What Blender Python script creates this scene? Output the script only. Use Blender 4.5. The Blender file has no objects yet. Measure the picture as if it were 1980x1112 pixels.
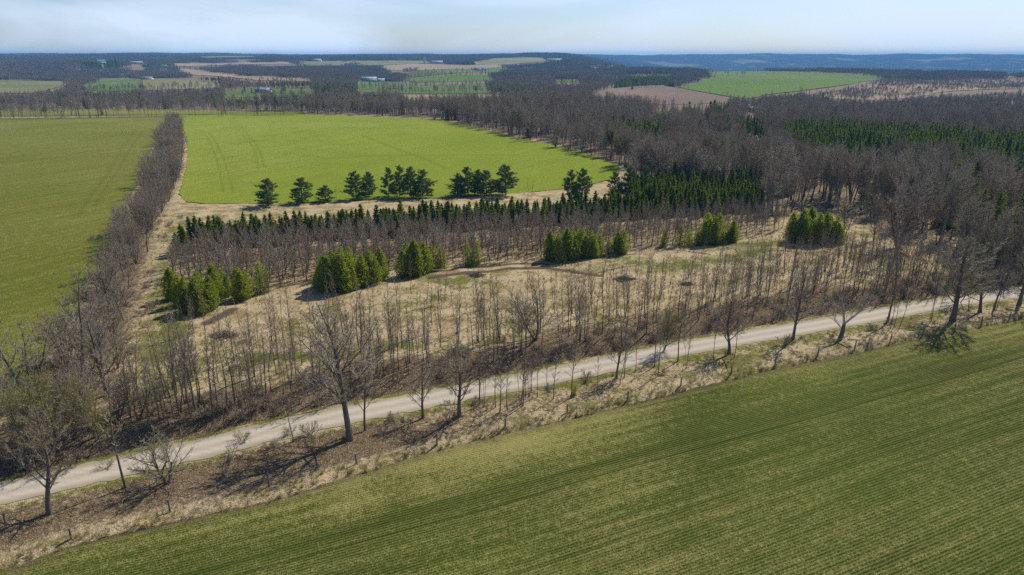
import bpy, math, random
import numpy as np
from mathutils import Vector, geometry
S = bpy.context.scene
COL = S.collection
R = math.radians
# ------------------------------------------------------------ camera
CAMH = 45.0; PITCH = 18.75; FPX = 1320.0
cd = bpy.data.cameras.new('camera'); cam = bpy.data.objects.new('camera', cd); COL.objects.link(cam)
cam.location = (0, 0, CAMH); cam.rotation_euler = (R(90 - PITCH), 0, 0)
cd.sensor_width = 36; cd.lens = 24.0; cd.clip_start = 0.5; cd.clip_end = 60000
S.camera = cam
# ------------------------------------------------------------ sky and sun
SUN_AZ, SUN_EL = 42.0, 46.0          # azimuth clockwise from +Y
w = bpy.data.worlds.new('World'); S.world = w; w.use_nodes = True
nt = w.node_tree; nt.nodes.clear()
def N(nt, t, **k):
    n = nt.nodes.new(t)
    for a, b in k.items():
        if a in n.inputs.keys() if isinstance(a, str) else False: n.inputs[a].default_value = b
        else: setattr(n, a, b)
    return n
sky = N(nt, 'ShaderNodeTexSky', sky_type='NISHITA', sun_disc=False, sun_elevation=R(SUN_EL), sun_rotation=R(SUN_AZ),
        altitude=200, air_density=1.0, dust_density=0.6, ozone_density=2.0)
tc = N(nt, 'ShaderNodeTexCoord'); mp = N(nt, 'ShaderNodeMapping'); mp.inputs['Scale'].default_value = (1.8, 1.8, 9.0)
mp.inputs['Rotation'].default_value = (0, R(7), 0)
nz = N(nt, 'ShaderNodeTexNoise', Scale=1.6, Detail=5.0, Roughness=0.5, Distortion=0.5)
rp = N(nt, 'ShaderNodeMapRange'); rp.inputs['From Min'].default_value = .38; rp.inputs['From Max'].default_value = .62
rp.inputs['To Min'].default_value = .12; rp.inputs['To Max'].default_value = 1.0
mx = N(nt, 'ShaderNodeMix', data_type='RGBA'); mx.inputs[7].default_value = (10.4, 12.3, 14.9, 1)
hs = N(nt, 'ShaderNodeMix', data_type='RGBA', blend_type='MULTIPLY'); hs.inputs[0].default_value = 1; hs.inputs[7].default_value = (1.15, 1.3, 1.65, 1)
bg = N(nt, 'ShaderNodeBackground', Strength=0.06); wo = N(nt, 'ShaderNodeOutputWorld')
L = nt.links.new
sx_ = N(nt, 'ShaderNodeSeparateXYZ'); L(tc.outputs['Generated'], sx_.inputs[0])
el = N(nt, 'ShaderNodeMapRange'); el.inputs['From Min'].default_value = .02; el.inputs['From Max'].default_value = .22; el.inputs['To Min'].default_value = 1; el.inputs['To Max'].default_value = .04
L(sx_.outputs[2], el.inputs['Value']); fm = N(nt, 'ShaderNodeMath', operation='MULTIPLY')
L(tc.outputs['Generated'], mp.inputs[0]); L(mp.outputs[0], nz.inputs['Vector']); L(nz.outputs[0], rp.inputs['Value']); L(rp.outputs[0], fm.inputs[0]); L(el.outputs[0], fm.inputs[1])
L(sky.outputs[0], hs.inputs[6]); L(fm.outputs[0], mx.inputs[0]); L(hs.outputs[2], mx.inputs[6]); L(mx.outputs[2], bg.inputs[0]); L(bg.outputs[0], wo.inputs[0])
sd = bpy.data.lights.new('sun', 'SUN'); sun = bpy.data.objects.new('sun', sd); COL.objects.link(sun)
sd.energy = 5.0; sd.angle = R(0.6); sd.color = (1, .93, .81)
sv = Vector((math.sin(R(SUN_AZ)) * math.cos(R(SUN_EL)), math.cos(R(SUN_AZ)) * math.cos(R(SUN_EL)), math.sin(R(SUN_EL))))
sun.rotation_euler = (sv).to_track_quat('Z', 'Y').to_euler()
S.view_settings.view_transform = 'Standard'; S.view_settings.look = 'None'; S.view_settings.exposure = 0.28; S.view_settings.gamma = 1
S.render.engine = 'CYCLES'; S.cycles.use_denoising = False
S.cycles.max_bounces = 5; S.cycles.diffuse_bounces = 2; S.cycles.transmission_bounces = 2; S.cycles.volume_bounces = 0
S.cycles.transparent_max_bounces = 4; S.cycles.caustics_reflective = False; S.cycles.caustics_refractive = False
# ------------------------------------------------------------ terrain
sP, cP = math.sin(R(PITCH)), math.cos(R(PITCH))
def ss(a, b, x):
    t = np.clip((np.asarray(x, float) - a) / (b - a), 0, 1); return t * t * (3 - 2 * t)
RL = [0, 500, 700, 900, 1200, 1700, 2500, 3000, 3800, 5500, 7500, 20000]
ZL = [0, 0, -3, -6, -6, -3, 9, 20, 36, 44, 44, 44]
RR = [0, 280, 500, 800, 1200, 1600, 2000, 2500, 3500, 5500, 7000, 9000, 10300, 20000]
ZR = [0, 0, -5, -10, -10, -6, 0, -5, -60, -100, -65, 50, 55, 55]
def flat(px, py):
    X = px - 990.0; v = py - 556.0
    Y = FPX * cP - v * sP; Z = -(FPX * sP + v * cP)
    t = -CAMH / Z; return X * t, Y * t
ROADPX = [(-420, 1052), (-200, 1003), (0, 955), (383, 869), (660, 805), (1127, 715), (1320, 674), (1653, 617), (1820, 587), (1980, 565), (2250, 532), (2600, 498)]
ROAD = np.array([flat(*p) for p in ROADPX])
def pdist(x, y, P):
    """signed distance to a polyline (positive on its left side) """
    x = np.asarray(x, float); y = np.asarray(y, float)
    best = np.full(x.shape, 1e9); sg = np.zeros(x.shape)
    for (ax, ay), (bx, by) in zip(P[:-1], P[1:]):
        dx, dy = bx - ax, by - ay; L2 = dx * dx + dy * dy + 1e-9
        t = np.clip(((x - ax) * dx + (y - ay) * dy) / L2, 0, 1)
        qx, qy = x - ax - t * dx, y - ay - t * dy
        d = np.hypot(qx, qy); c = dx * qy - dy * qx
        m = d < best; best = np.where(m, d, best); sg = np.where(m, np.sign(c), sg)
    return best * np.where(sg == 0, 1, sg)
def smooth_profile(r, A, B):
    o = 0
    for k in (-.12, -.06, 0, .06, .12): o = o + np.interp(r * (1 + k), A, B)
    return o / 5
def terr(x, y):
    x = np.asarray(x, float); y = np.asarray(y, float)
    r = np.hypot(x, y); a = x / np.maximum(np.abs(y), 1)
    m = ss(.06, .24, a) 
    z = smooth_profile(r, RL, ZL) * (1 - m) + smooth_profile(r, RR, ZR) * m
    amp = ss(650, 1600, r)
    z = z + amp * (3.0 * np.sin(x / 170 + 1.3 * np.sin(y / 330)) * np.cos(y / 260 + .7) + 2.2 * np.sin(x / 90 + y / 210))
    z = z + 5.5 * ss(1300, 2000, r) * (1 - ss(4000, 5200, r)) * np.sin(r / 210 + 2.2 * np.sin(a * 6) + 1.1) * (1 - .85 * m)
    far = ss(3000, 6000, r)
    z = z + far * (6 * np.sin(x / 520 + .6) + 4 * np.sin(x / 230 + y / 900)) * (1 - .5 * m)
    z = z + m * ss(6500, 8500, r) * (5 * np.sin(a * 23 + .4) + 3 * np.sin(a * 61) + 2 * np.sin(a * 130))
    z = z + 10 * ss(2600, 3400, r) * (1 - ss(3600, 4600, r)) * np.exp(-((a - .04) / .09) ** 2)
    near = (r < 700)
    d = pdist(x, y, ROAD)
    bank = .9 * ss(4.6, 7.6, d) * (1 - ss(8, 70, d)) - .35 * np.exp(-((d - 4.6) / .9) ** 2) - .25 * np.exp(-((d + 4.3) / 1.0) ** 2) - .6 * ss(-3.5, -22, -(-d)) * 0
    z = z + np.where(near, bank, 0)
    z = z + .35 * np.sin(x / 31 + .5) * np.sin(y / 27) * ss(4, 30, np.abs(d)) * (1 - ss(300, 500, r)) * ss(60, 110, y)
    return z
def T(x, y): return float(terr(np.array([x]), np.array([y]))[0])
def G(px, py):
    """points of the ground seen at photo pixels (arrays or scalars) -> x, y, z"""
    px = np.atleast_1d(np.asarray(px, float)); py = np.atleast_1d(np.asarray(py, float))
    X = px - 990.0; v = py - 556.0
    Y = FPX * cP - v * sP; Z = -(FPX * sP + v * cP)
    n = np.hypot(X, Y)
    hor = np.geomspace(50, 10800, 700)
    dx, dy, dz = X / n, Y / n, Z / n
    H = hor[None, :]
    hx, hy = dx[:, None] * H, dy[:, None] * H
    f = CAMH + dz[:, None] * H - terr(hx, hy)
    neg = f < 0
    k = np.where(neg.any(1), neg.argmax(1), len(hor) - 1); k = np.maximum(k, 1)
    i = np.arange(len(px)); f0, f1 = f[i, k - 1], f[i, k]
    t = np.clip(f0 / (f0 - f1 + 1e-9), 0, 1)
    h = hor[k - 1] + t * (hor[k] - hor[k - 1])
    gx, gy = dx * h, dy * h
    return gx, gy, terr(gx, gy)
def G1(px, py):
    x, y, z = G(px, py); return float(x[0]), float(y[0]), float(z[0])
def proj(x, y, z):
    dz = z - CAMH
    dep = y * cP - dz * sP
    v = -(y * sP + dz * cP) / dep * FPX
    return x / dep * FPX + 990, v + 556
def inpoly(px, py, P):
    c = np.zeros(np.shape(px), bool); j = len(P) - 1
    for i in range(len(P)):
        xi, yi = P[i]; xj, yj = P[j]
        if yi != yj:
            c ^= ((yi > py) != (yj > py)) & (px < (xj - xi) * (py - yi) / (yj - yi) + xi)
        j = i
    return c
def height_at(px, pyb, pyt):
    x, y, z = G1(px, pyb); n = math.hypot(x, y)
    X = px - 990.0; v = pyt - 556.0
    Y = FPX * cP - v * sP; Z = -(FPX * sP + v * cP)
    return CAMH + Z / math.hypot(X, Y) * n - z
def vnoise(x, y, s, seed=0):
    """cheap smooth value noise on numpy arrays, 0..1"""
    x = np.asarray(x) / s; y = np.asarray(y) / s
    xi = np.floor(x).astype(np.int64); yi = np.floor(y).astype(np.int64); fx = x - xi; fy = y - yi
    fx = fx * fx * (3 - 2 * fx); fy = fy * fy * (3 - 2 * fy)
    def h(a, b):
        n = (a * 374761393 + b * 668265263 + seed * 1442695041) & 0x7fffffff
        n = ((n ^ (n >> 13)) * 1274126177) & 0x7fffffff
        return ((n ^ (n >> 16)) & 0xffff) / 65535.0
    return (h(xi, yi) * (1 - fx) + h(xi + 1, yi) * fx) * (1 - fy) + (h(xi, yi + 1) * (1 - fx) + h(xi + 1, yi + 1) * fx) * fy
# ------------------------------------------------------------ materials
MATS = {}
def newmat(name):
    m = bpy.data.materials.new(name); m.use_nodes = True; MATS[name] = m
    nt = m.node_tree; b = nt.nodes['Principled BSDF']; b.inputs['Roughness'].default_value = .9
    b.inputs['Specular IOR Level'].default_value = .03
    return m, nt, b
def noise(nt, sc, det=3, rough=.55, vec=None, dist=0):
    n = nt.nodes.new('ShaderNodeTexNoise'); n.inputs['Scale'].default_value = sc; n.inputs['Detail'].default_value = det
    n.inputs['Roughness'].default_value = rough; n.inputs['Distortion'].default_value = dist
    if vec is not None: nt.links.new(vec, n.inputs['Vector'])
    return n.outputs[0]
def rng_(nt, v, a, b, c=0., d=1.):
    n = nt.nodes.new('ShaderNodeMapRange'); n.inputs[1].default_value = a; n.inputs[2].default_value = b
    n.inputs[3].default_value = c; n.inputs[4].default_value = d; nt.links.new(v, n.inputs[0]); return n.outputs[0]
def mix(nt, f, a, b, mode='MIX'):
    n = nt.nodes.new('ShaderNodeMix'); n.data_type = 'RGBA'; n.blend_type = mode
    for k, s in ((0, f), (6, a), (7, b)):
        if isinstance(s, (int, float)): n.inputs[k].default_value = s
        elif isinstance(s, tuple): n.inputs[k].default_value = (*s, 1)
        else: nt.links.new(s, n.inputs[k])
    return n.outputs[2]
def math_(nt, op, a, b=None):
    n = nt.nodes.new('ShaderNodeMath'); n.operation = op
    for k, s in ((0, a), (1, b)):
        if s is None: continue
        if isinstance(s, (int, float)): n.inputs[k].default_value = s
        else: nt.links.new(s, n.inputs[k])
    return n.outputs[0]
def coords(nt, scale=(1, 1, 1), rot=0):
    t = nt.nodes.new('ShaderNodeTexCoord'); m = nt.nodes.new('ShaderNodeMapping')
    m.inputs['Scale'].default_value = scale; m.inputs['Rotation'].default_value = (0, 0, rot)
    nt.links.new(t.outputs['Object'], m.inputs[0]); return m.outputs[0]
def attr(nt, name):
    a = nt.nodes.new('ShaderNodeAttribute'); a.attribute_name = name
    s = nt.nodes.new('ShaderNodeSeparateColor'); nt.links.new(a.outputs['Color'], s.inputs[0]); return s.outputs
def bump(nt, b, h, st=.5, dist=.3):
    n = nt.nodes.new('ShaderNodeBump'); n.inputs['Strength'].default_value = st; n.inputs['Distance'].default_value = dist
    nt.links.new(h, n.inputs['Height']); nt.links.new(n.outputs[0], b.inputs['Normal'])
def objrand(nt):
    return nt.nodes.new('ShaderNodeObjectInfo').outputs['Random']
def col(nt, b, c): nt.links.new(c, b.inputs['Base Color'])
# bark and twigs
def bark(name, c1, c2, c3=None):
    m, nt, b = newmat(name)
    c = mix(nt, noise(nt, 3.0, 3), c1, c2)
    if c3: c = mix(nt, objrand(nt), c, c3)
    col(nt, b, c); return m
bark('bark', (.10, .08, .062), (.19, .155, .125))
bark('twigs', (.27, .205, .135), (.38, .30, .20), (.26, .21, .145))
bark('twigs_grey', (.32, .275, .205), (.43, .375, .28), (.29, .25, .18))
bark('twigs_red', (.28, .205, .145), (.38, .295, .215), (.28, .22, .155))
bark('twigs_pale', (.30, .28, .18), (.36, .33, .22), (.24, .21, .15))
bark('dead_wood', (.30, .28, .25), (.42, .39, .35))
def leaf(name, c1, c2, c3, tr=.25):
    m, nt, b = newmat(name)
    c = mix(nt, noise(nt, 1.1, 2), c1, c2); c = mix(nt, rng_(nt, objrand(nt), 0, 1, 0, .8), c, c3)
    col(nt, b, c); b.inputs['Roughness'].default_value = .75
    t = nt.nodes.new('ShaderNodeBsdfTranslucent'); nt.links.new(c, t.inputs[0])
    x = nt.nodes.new('ShaderNodeMixShader'); x.inputs[0].default_value = tr
    nt.links.new(b.outputs[0], x.inputs[1]); nt.links.new(t.outputs[0], x.inputs[2])
    nt.links.new(x.outputs[0], nt.nodes['Material Output'].inputs[0]); return m
leaf('spruce_needles', (.13, .18, .014), (.23, .27, .016), (.075, .13, .02), .4)
leaf('pine_needles', (.075, .135, .035), (.12, .18, .045), (.1, .145, .035))
leaf('cedar_leaves', (.24, .30, .022), (.38, .40, .03), (.19, .26, .03), .5)
leaf('budding_leaves', (.24, .22, .035), (.32, .28, .045), (.2, .19, .04), .3)
leaf('yellow_leaves', (.42, .38, .03), (.5, .44, .04), (.4, .38, .04), .4)
leaf('dry_grass_blades', (.33, .265, .10), (.46, .38, .17), (.25, .215, .07), .2)
leaf('dead_leaf', (.22, .145, .085), (.34, .24, .15), (.26, .17, .1), .1)
# ground
m, nt, b = newmat('ground'); v = coords(nt)
pa = attr(nt, 'pa'); pb = attr(nt, 'pb')
n1 = noise(nt, .22, 4, .6, v); n2 = noise(nt, 1.7, 4, .65, v); n3 = noise(nt, 6.5, 3, .7, v); n4 = noise(nt, .05, 3, .5, v)
straw = mix(nt, rng_(nt, n2, .3, .7), (.17, .125, .055), (.42, .33, .185))
straw = mix(nt, rng_(nt, n3, .35, .68), straw, (.60, .49, .31))
straw = mix(nt, rng_(nt, math_(nt, 'ADD', math_(nt, 'MULTIPLY', n1, .6), math_(nt, 'MULTIPLY', n2, .4)), .45, .6, 0, .8), straw, (.22, .145, .065))
grn = mix(nt, rng_(nt, n3, .3, .7), (.085, .10, .018), (.19, .19, .045))
gmask = math_(nt, 'ADD', pa[1], math_(nt, 'MULTIPLY', math_(nt, 'SUBTRACT', n2, .5), 1.5))
gmask = math_(nt, 'ADD', gmask, math_(nt, 'MULTIPLY', math_(nt, 'SUBTRACT', n1, .5), 1.6))
c = mix(nt, rng_(nt, gmask, .35, .75), straw, grn)
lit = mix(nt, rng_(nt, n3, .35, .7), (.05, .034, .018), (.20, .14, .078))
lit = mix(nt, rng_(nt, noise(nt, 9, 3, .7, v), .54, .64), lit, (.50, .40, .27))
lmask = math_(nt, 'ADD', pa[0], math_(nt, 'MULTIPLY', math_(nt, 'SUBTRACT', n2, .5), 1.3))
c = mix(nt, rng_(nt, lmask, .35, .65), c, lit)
dirt = mix(nt, rng_(nt, n3, .3, .7), (.07, .045, .032), (.16, .11, .08))
dmask = math_(nt, 'ADD', pa[2], math_(nt, 'MULTIPLY', math_(nt, 'SUBTRACT', n3, .5), 1.2))
c = mix(nt, rng_(nt, dmask, .4, .62), c, dirt)
c = mix(nt, pb[0], c, mix(nt, n3, (.26, .21, .15), (.38, .32, .24)))
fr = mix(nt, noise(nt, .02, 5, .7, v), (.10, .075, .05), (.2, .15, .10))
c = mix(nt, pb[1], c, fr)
fr2 = mix(nt, rng_(nt, noise(nt, .0045, 6, .65, v), .35, .65), (.06, .055, .035), (.17, .15, .09))
c = mix(nt, pb[2], c, fr2)
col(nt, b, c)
hh = math_(nt, 'ADD', math_(nt, 'MULTIPLY', n2, .6), math_(nt, 'MULTIPLY', n3, .4)); bump(nt, b, hh, 1.0, .6)
# gravel
m, nt, b = newmat('gravel'); v = coords(nt)
pa = attr(nt, 'pa'); n1 = noise(nt, .5, 4, .6, v); n2 = noise(nt, 7, 3, .7, v)
st = coords(nt, (.15, 1.6, 1), -R(23)); n1 = math_(nt, 'ADD', math_(nt, 'MULTIPLY', n1, .4), math_(nt, 'MULTIPLY', noise(nt, .9, 4, .6, st), .6)); c = mix(nt, rng_(nt, n1, .38, .62), (.235, .20, .15), (.36, .315, .245)); c = mix(nt, rng_(nt, n2, .3, .75), c, (.46, .41, .335))
c = mix(nt, pa[0], mix(nt, .25, c, (.2, .165, .115)), (.44, .395, .325)); c = mix(nt, math_(nt, 'MULTIPLY', pa[1], rng_(nt, n2, .3, .6)), c, (.22, .19, .11))
col(nt, b, c); bump(nt, b, n2, .4, .08)
# crop fields
ROWDIR = R(24.3)
def cropmat(name, g1, g2, straw, rowper, rowamt, patch, sc=1.0, rot=ROWDIR, soil=(.10, .075, .05)):
    m, nt, b = newmat(name); v = coords(nt); pa = attr(nt, 'pa')
    t = nt.nodes.new('ShaderNodeTexCoord'); mp = nt.nodes.new('ShaderNodeMapping'); mp.inputs['Rotation'].default_value = (0, 0, -rot)
    nt.links.new(t.outputs['Object'], mp.inputs[0]); rv = mp.outputs[0]
    st = nt.nodes.new('ShaderNodeMapping'); st.inputs['Scale'].default_value = (.06, 1.4, 1); nt.links.new(rv, st.inputs[0])
    big = noise(nt, .035 * sc, 4, .55, v); streak = noise(nt, .7 * sc, 4, .6, st.outputs[0]); fine = noise(nt, 5.5 * sc, 3, .7, v); mid = noise(nt, 1.1 * sc, 4, .65, v)
    c = mix(nt, rng_(nt, big, .35, .65), g1, g2)
    c = mix(nt, rng_(nt, fine, .3, .7, 0, .45), c, tuple(x * .55 for x in g1))
    s = math_(nt, 'ADD', math_(nt, 'MULTIPLY', streak, .55), math_(nt, 'MULTIPLY', mid, .45)); fine = math_(nt, 'ADD', math_(nt, 'MULTIPLY', fine, .6), math_(nt, 'MULTIPLY', noise(nt, 11 * sc, 2, .7, v), .4))
    s = math_(nt, 'ADD', s, math_(nt, 'MULTIPLY', math_(nt, 'SUBTRACT', fine, .5), 1.5))
    s = math_(nt, 'ADD', s, math_(nt, 'MULTIPLY', math_(nt, 'SUBTRACT', noise(nt, .02 * sc, 3, .5, v), .5), .3))
    s = math_(nt, 'ADD', s, math_(nt, 'MULTIPLY', pa[0], .28))
    c = mix(nt, rng_(nt, s, .5 - patch, .8 - patch), c, straw)
    hgt = s
    if rowper:
        wv = nt.nodes.new('ShaderNodeTexWave'); wv.wave_type = 'BANDS'; wv.bands_direction = 'Y'; wv.inputs['Scale'].default_value = .31416 / rowper
        wv.inputs['Distortion'].default_value = .9; wv.inputs['Detail'].default_value = 1; wv.inputs['Detail Scale'].default_value = .6
        nt.links.new(rv, wv.inputs['Vector'])
        amt = rng_(nt, noise(nt, .06, 2, .5, st.outputs[0]), .35, .6, rowamt * .4, rowamt)
        c = mix(nt, math_(nt, 'MULTIPLY', rng_(nt, wv.outputs[0], .35, .75), amt), c, straw)
        hgt = math_(nt, 'ADD', s, math_(nt, 'MULTIPLY', wv.outputs[0], .5))
    c = mix(nt, math_(nt, 'MULTIPLY', pa[1], .75), c, tuple(x * .5 for x in g1))       # wheel tracks: bent darker crop
    if rowper:
        sp_ = nt.nodes.new('ShaderNodeSeparateXYZ'); nt.links.new(rv, sp_.inputs[0]); wob = math_(nt, 'MULTIPLY', math_(nt, 'SUBTRACT', noise(nt, .03, 1, .5, v), .5), 2.0)
        yy = math_(nt, 'ADD', sp_.outputs[1], wob)
        for px, py, stg, wd in ((1320, 877, .7, .2), (1320, 858, .3, .8), (1700, 880, .35, .22), (1320, 985, .3, .25), (1320, 1000, .3, .25), (1700, 770, .3, .22)):
            tx, ty = flat(px, py); q = -tx * math.sin(rot) + ty * math.cos(rot)
            dd = math_(nt, 'ABSOLUTE', math_(nt, 'SUBTRACT', yy, q)); c = mix(nt, math_(nt, 'MULTIPLY', rng_(nt, dd, 0, wd, 1, 0), math_(nt, 'MULTIPLY', rng_(nt, mid, .3, .6, .4, 1), stg)), c, tuple(x * .38 for x in g1))
    c = mix(nt, math_(nt, 'MULTIPLY', pa[2], rng_(nt, mid, .3, .6)), c, soil)
    col(nt, b, c); bump(nt, b, hgt, .9, .22 / sc); return m
cropmat('near_crop', (.032, .056, .002), (.05, .088, .003), (.30, .27, .09), .38, .34, .015)
cropmat('left_crop', (.13, .15, .012), (.175, .185, .02), (.30, .27, .09), 0, 0, .0, .5, R(62))
cropmat('centre_crop', (.20, .265, .016), (.25, .305, .024), (.36, .35, .10), 0, 0, -.075, .4, R(62))
cropmat('far_green', (.10, .16, .03), (.14, .2, .035), (.24, .24, .1), 0, 0, -.03, .15, R(20))
cropmat('bright_green', (.12, .21, .018), (.16, .25, .02), (.19, .18, .07), 0, 0, -.04, .1, R(10))
cropmat('pale_green', (.17, .18, .06), (.21, .21, .075), (.32, .27, .15), 0, 0, .03, .15, R(40))
cropmat('tan_stubble', (.30, .22, .14), (.36, .27, .17), (.44, .35, .23), 0, 0, .0, .12, R(15))
cropmat('brown_plough', (.22, .155, .11), (.26, .19, .135), (.3, .235, .17), 0, 0, .0, .12, R(12))
def plain(name, c, rough=.6, var=.12, sc=2.0, metal=0):
    m, nt, b = newmat(name)
    col(nt, b, mix(nt, noise(nt, sc, 4), tuple(x * (1 - var) for x in c), tuple(min(1, x * (1 + var)) for x in c)))
    b.inputs['Roughness'].default_value = rough; b.inputs['Metallic'].default_value = metal; b.inputs['Specular IOR Level'].default_value = .4; return m
plain('white_siding', (.55, .55, .53)); plain('grey_siding', (.38, .39, .4)); plain('brown_siding', (.16, .11, .08)); plain('blue_siding', (.32, .38, .44))
plain('teal_roof', (.12, .46, .44), .45); plain('green_roof', (.03, .42, .14), .45); plain('grey_roof', (.17, .19, .22), .7); plain('dark_roof', (.06, .08, .1), .7)
plain('metal_roof', (.24, .28, .32), .85); plain('dark_glass', (.03, .04, .05), .15); plain('concrete', (.42, .41, .38)); plain('post_wood', (.16, .14, .12), .9, .3, 6)
plain('wire', (.3, .29, .28), .5); plain('culvert', (.08, .09, .1), .5)
# ------------------------------------------------------------ mesh helpers
def mesh_from(name, V, F, mats, midx=None, smooth=False):
    V = np.asarray(V, np.float32); F = np.asarray(F, np.int32); k = F.shape[1]
    me = bpy.data.meshes.new(name)
    me.vertices.add(len(V)); me.vertices.foreach_set('co', V.ravel())
    me.loops.add(F.size); me.loops.foreach_set('vertex_index', F.ravel())
    me.polygons.add(len(F)); me.polygons.foreach_set('loop_start', np.arange(0, F.size, k, dtype=np.int32))
    me.polygons.foreach_set('loop_total', np.full(len(F), k, np.int32))
    if smooth: me.polygons.foreach_set('use_smooth', np.ones(len(F), bool))
    for m in mats: me.materials.append(MATS[m] if isinstance(m, str) else m)
    if midx is not None: me.polygons.foreach_set('material_index', np.asarray(midx, np.int32))
    me.update(calc_edges=True); me.validate(); return me
def setattr_col(me, name, C):
    a = me.color_attributes.new(name, 'FLOAT_COLOR', 'POINT')
    o = np.ones((len(me.vertices), 4), np.float32); o[:, :3] = C; a.data.foreach_set('color', o.ravel())
def link(o, parent=None):
    COL.objects.link(o)
    if parent: o.parent = parent
    return o
def tag(o, label=None, cat=None, group=None, kind=None):
    if label: o['label'] = label
    if cat: o['category'] = cat
    if group: o['group'] = group
    if kind: o['kind'] = kind
    return o
def tubes(segs, n):
    """segs: (m,8) p0,p1,r0,r1 -> verts, quads"""
    A = np.asarray(segs, float); 
    if len(A) == 0: return np.zeros((0, 3)), np.zeros((0, 4), int)
    P0, P1, r0, r1 = A[:, :3], A[:, 3:6], A[:, 6], A[:, 7]
    d = P1 - P0; d /= np.linalg.norm(d, axis=1)[:, None] + 1e-9
    ref = np.where(np.abs(d[:, 2:3]) > .9, np.array([[1., 0, 0]]), np.array([[0, 0, 1.]]))
    u = np.cross(d, ref); u /= np.linalg.norm(u, axis=1)[:, None] + 1e-9; v = np.cross(d, u)
    ang = np.arange(n) * 2 * math.pi / n
    ring = np.cos(ang)[None, :, None] * u[:, None] + np.sin(ang)[None, :, None] * v[:, None]
    a = P0[:, None] + ring * r0[:, None, None]; b_ = P1[:, None] + ring * r1[:, None, None]
    V = np.concatenate([a, b_], 1).reshape(-1, 3)
    base = (np.arange(len(A)) * 2 * n)[:, None]; i = np.arange(n); j = (i + 1) % n
    F = np.stack([base + i, base + j, base + n + j, base + n + i], -1).reshape(-1, 4)
    return V, F
def cat_(parts):
    Vs, Fs, M, o = [], [], [], 0
    for V, F, k in parts:
        if len(V) == 0: continue
        Vs.append(V); Fs.append(np.asarray(F) + o); M.append(np.full(len(F), k)); o += len(V)
    return np.concatenate(Vs), np.concatenate(Fs), np.concatenate(M)
def diamonds(C, size, rg, along=None, flat_=0.0, asp=.5):
    C = np.asarray(C, float); n = len(C)
    u = rg.normal(size=(n, 3)); 
    if along is not None: u = along + u * .45
    u[:, 2] *= (1 - flat_); u /= np.linalg.norm(u, axis=1)[:, None] + 1e-9
    w_ = rg.normal(size=(n, 3)); v_ = np.cross(u, w_); v_ /= np.linalg.norm(v_, axis=1)[:, None] + 1e-9
    s = (np.asarray(size) * rg.uniform(.7, 1.3, n))[:, None]
    V = np.stack([C - u * s, C + v_ * s * asp, C + u * s, C - v_ * s * asp], 1).reshape(-1, 3)
    F = np.arange(4 * n).reshape(-1, 4); return V, F
# ------------------------------------------------------------ bare trees
def grow(seed, H, r0, LV, trunks=1, splay=0.0, tropism=None):
    """LV: list of dict(n,len,ang,start,up,wig,steps,rr,shape). returns list of (seg8, level) """
    rd = random.Random(seed); out = []; st = []
    for k in range(trunks):
        az = rd.uniform(0, 6.28) + k * 6.28 / trunks; sp = splay * rd.uniform(.7, 1.2) if trunks > 1 else splay * rd.random()
        d = Vector((math.cos(az) * sp, math.sin(az) * sp, 1)).normalized()
        st.append((Vector((math.cos(az) * r0 * (trunks > 1), math.sin(az) * r0 * (trunks > 1), -.15)), d, H * LV[0].get('len', .9) * (rd.uniform(.8, 1.05) if k else 1), r0 * (1 if k == 0 else rd.uniform(.6, .9)), 0))
    while st:
        p, d, ln, r, lev = st.pop(); Q = LV[lev]; k = Q['steps']; pts = [(p.copy(), r, d.copy())]
        tip = Q.get('tip', .25)
        for i in range(k):
            d = (d + Vector((rd.gauss(0, 1), rd.gauss(0, 1), rd.gauss(0, .6))) * Q['wig'] + Vector((0, 0, Q['up']))).normalized()
            q = p + d * (ln / k); t = (i + 1) / k; rn = r * (1 - t * (1 - tip))
            out.append(((*p, *q, pts[-1][1] * (1.0 if lev or i else 1.25), rn), lev)); p = q; pts.append((p.copy(), rn, d.copy()))
        if lev + 1 < len(LV):
            C = LV[lev + 1]; n = C['n']; n = max(1, int(round(n * rd.uniform(.8, 1.2)))); az = rd.uniform(0, 6.28)
            for j in range(n):
                t = C['start'] + (1 - C['start']) * (j + rd.random()) / n; f = t * k; i = min(int(f), k - 1); g = f - i
                a, b_ = pts[i], pts[i + 1]; pos = a[0].lerp(b_[0], g); rad = a[1] * (1 - g) + b_[1] * g; dd = b_[2]
                az += 2.4 + rd.uniform(-.5, .5); ref = Vector((0, 0, 1)) if abs(dd.z) < .9 else Vector((1, 0, 0))
                u = dd.cross(ref).normalized(); v = dd.cross(u); an = R(C['ang'] * rd.uniform(.75, 1.25) * (1 - C.get('close', .3) * t))
                nd = (dd * math.cos(an) + (u * math.cos(az) + v * math.sin(az)) * math.sin(an)).normalized()
                sh = C.get('shape', 'taper'); s = (1 - .75 * t) if sh == 'taper' else (math.sin(math.pi * min(1, .18 + t * .78)) if sh == 'round' else 1.0)
                l2 = ln * C['len'] * s * rd.uniform(.75, 1.2) if lev else H * C['len'] * s * rd.uniform(.75, 1.2)
                if l2 > .12: st.append((pos, nd, l2, max(C.get('rmin', .006), rad * C['rr']), lev + 1))
    return out
TW = dict(close=0)
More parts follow.
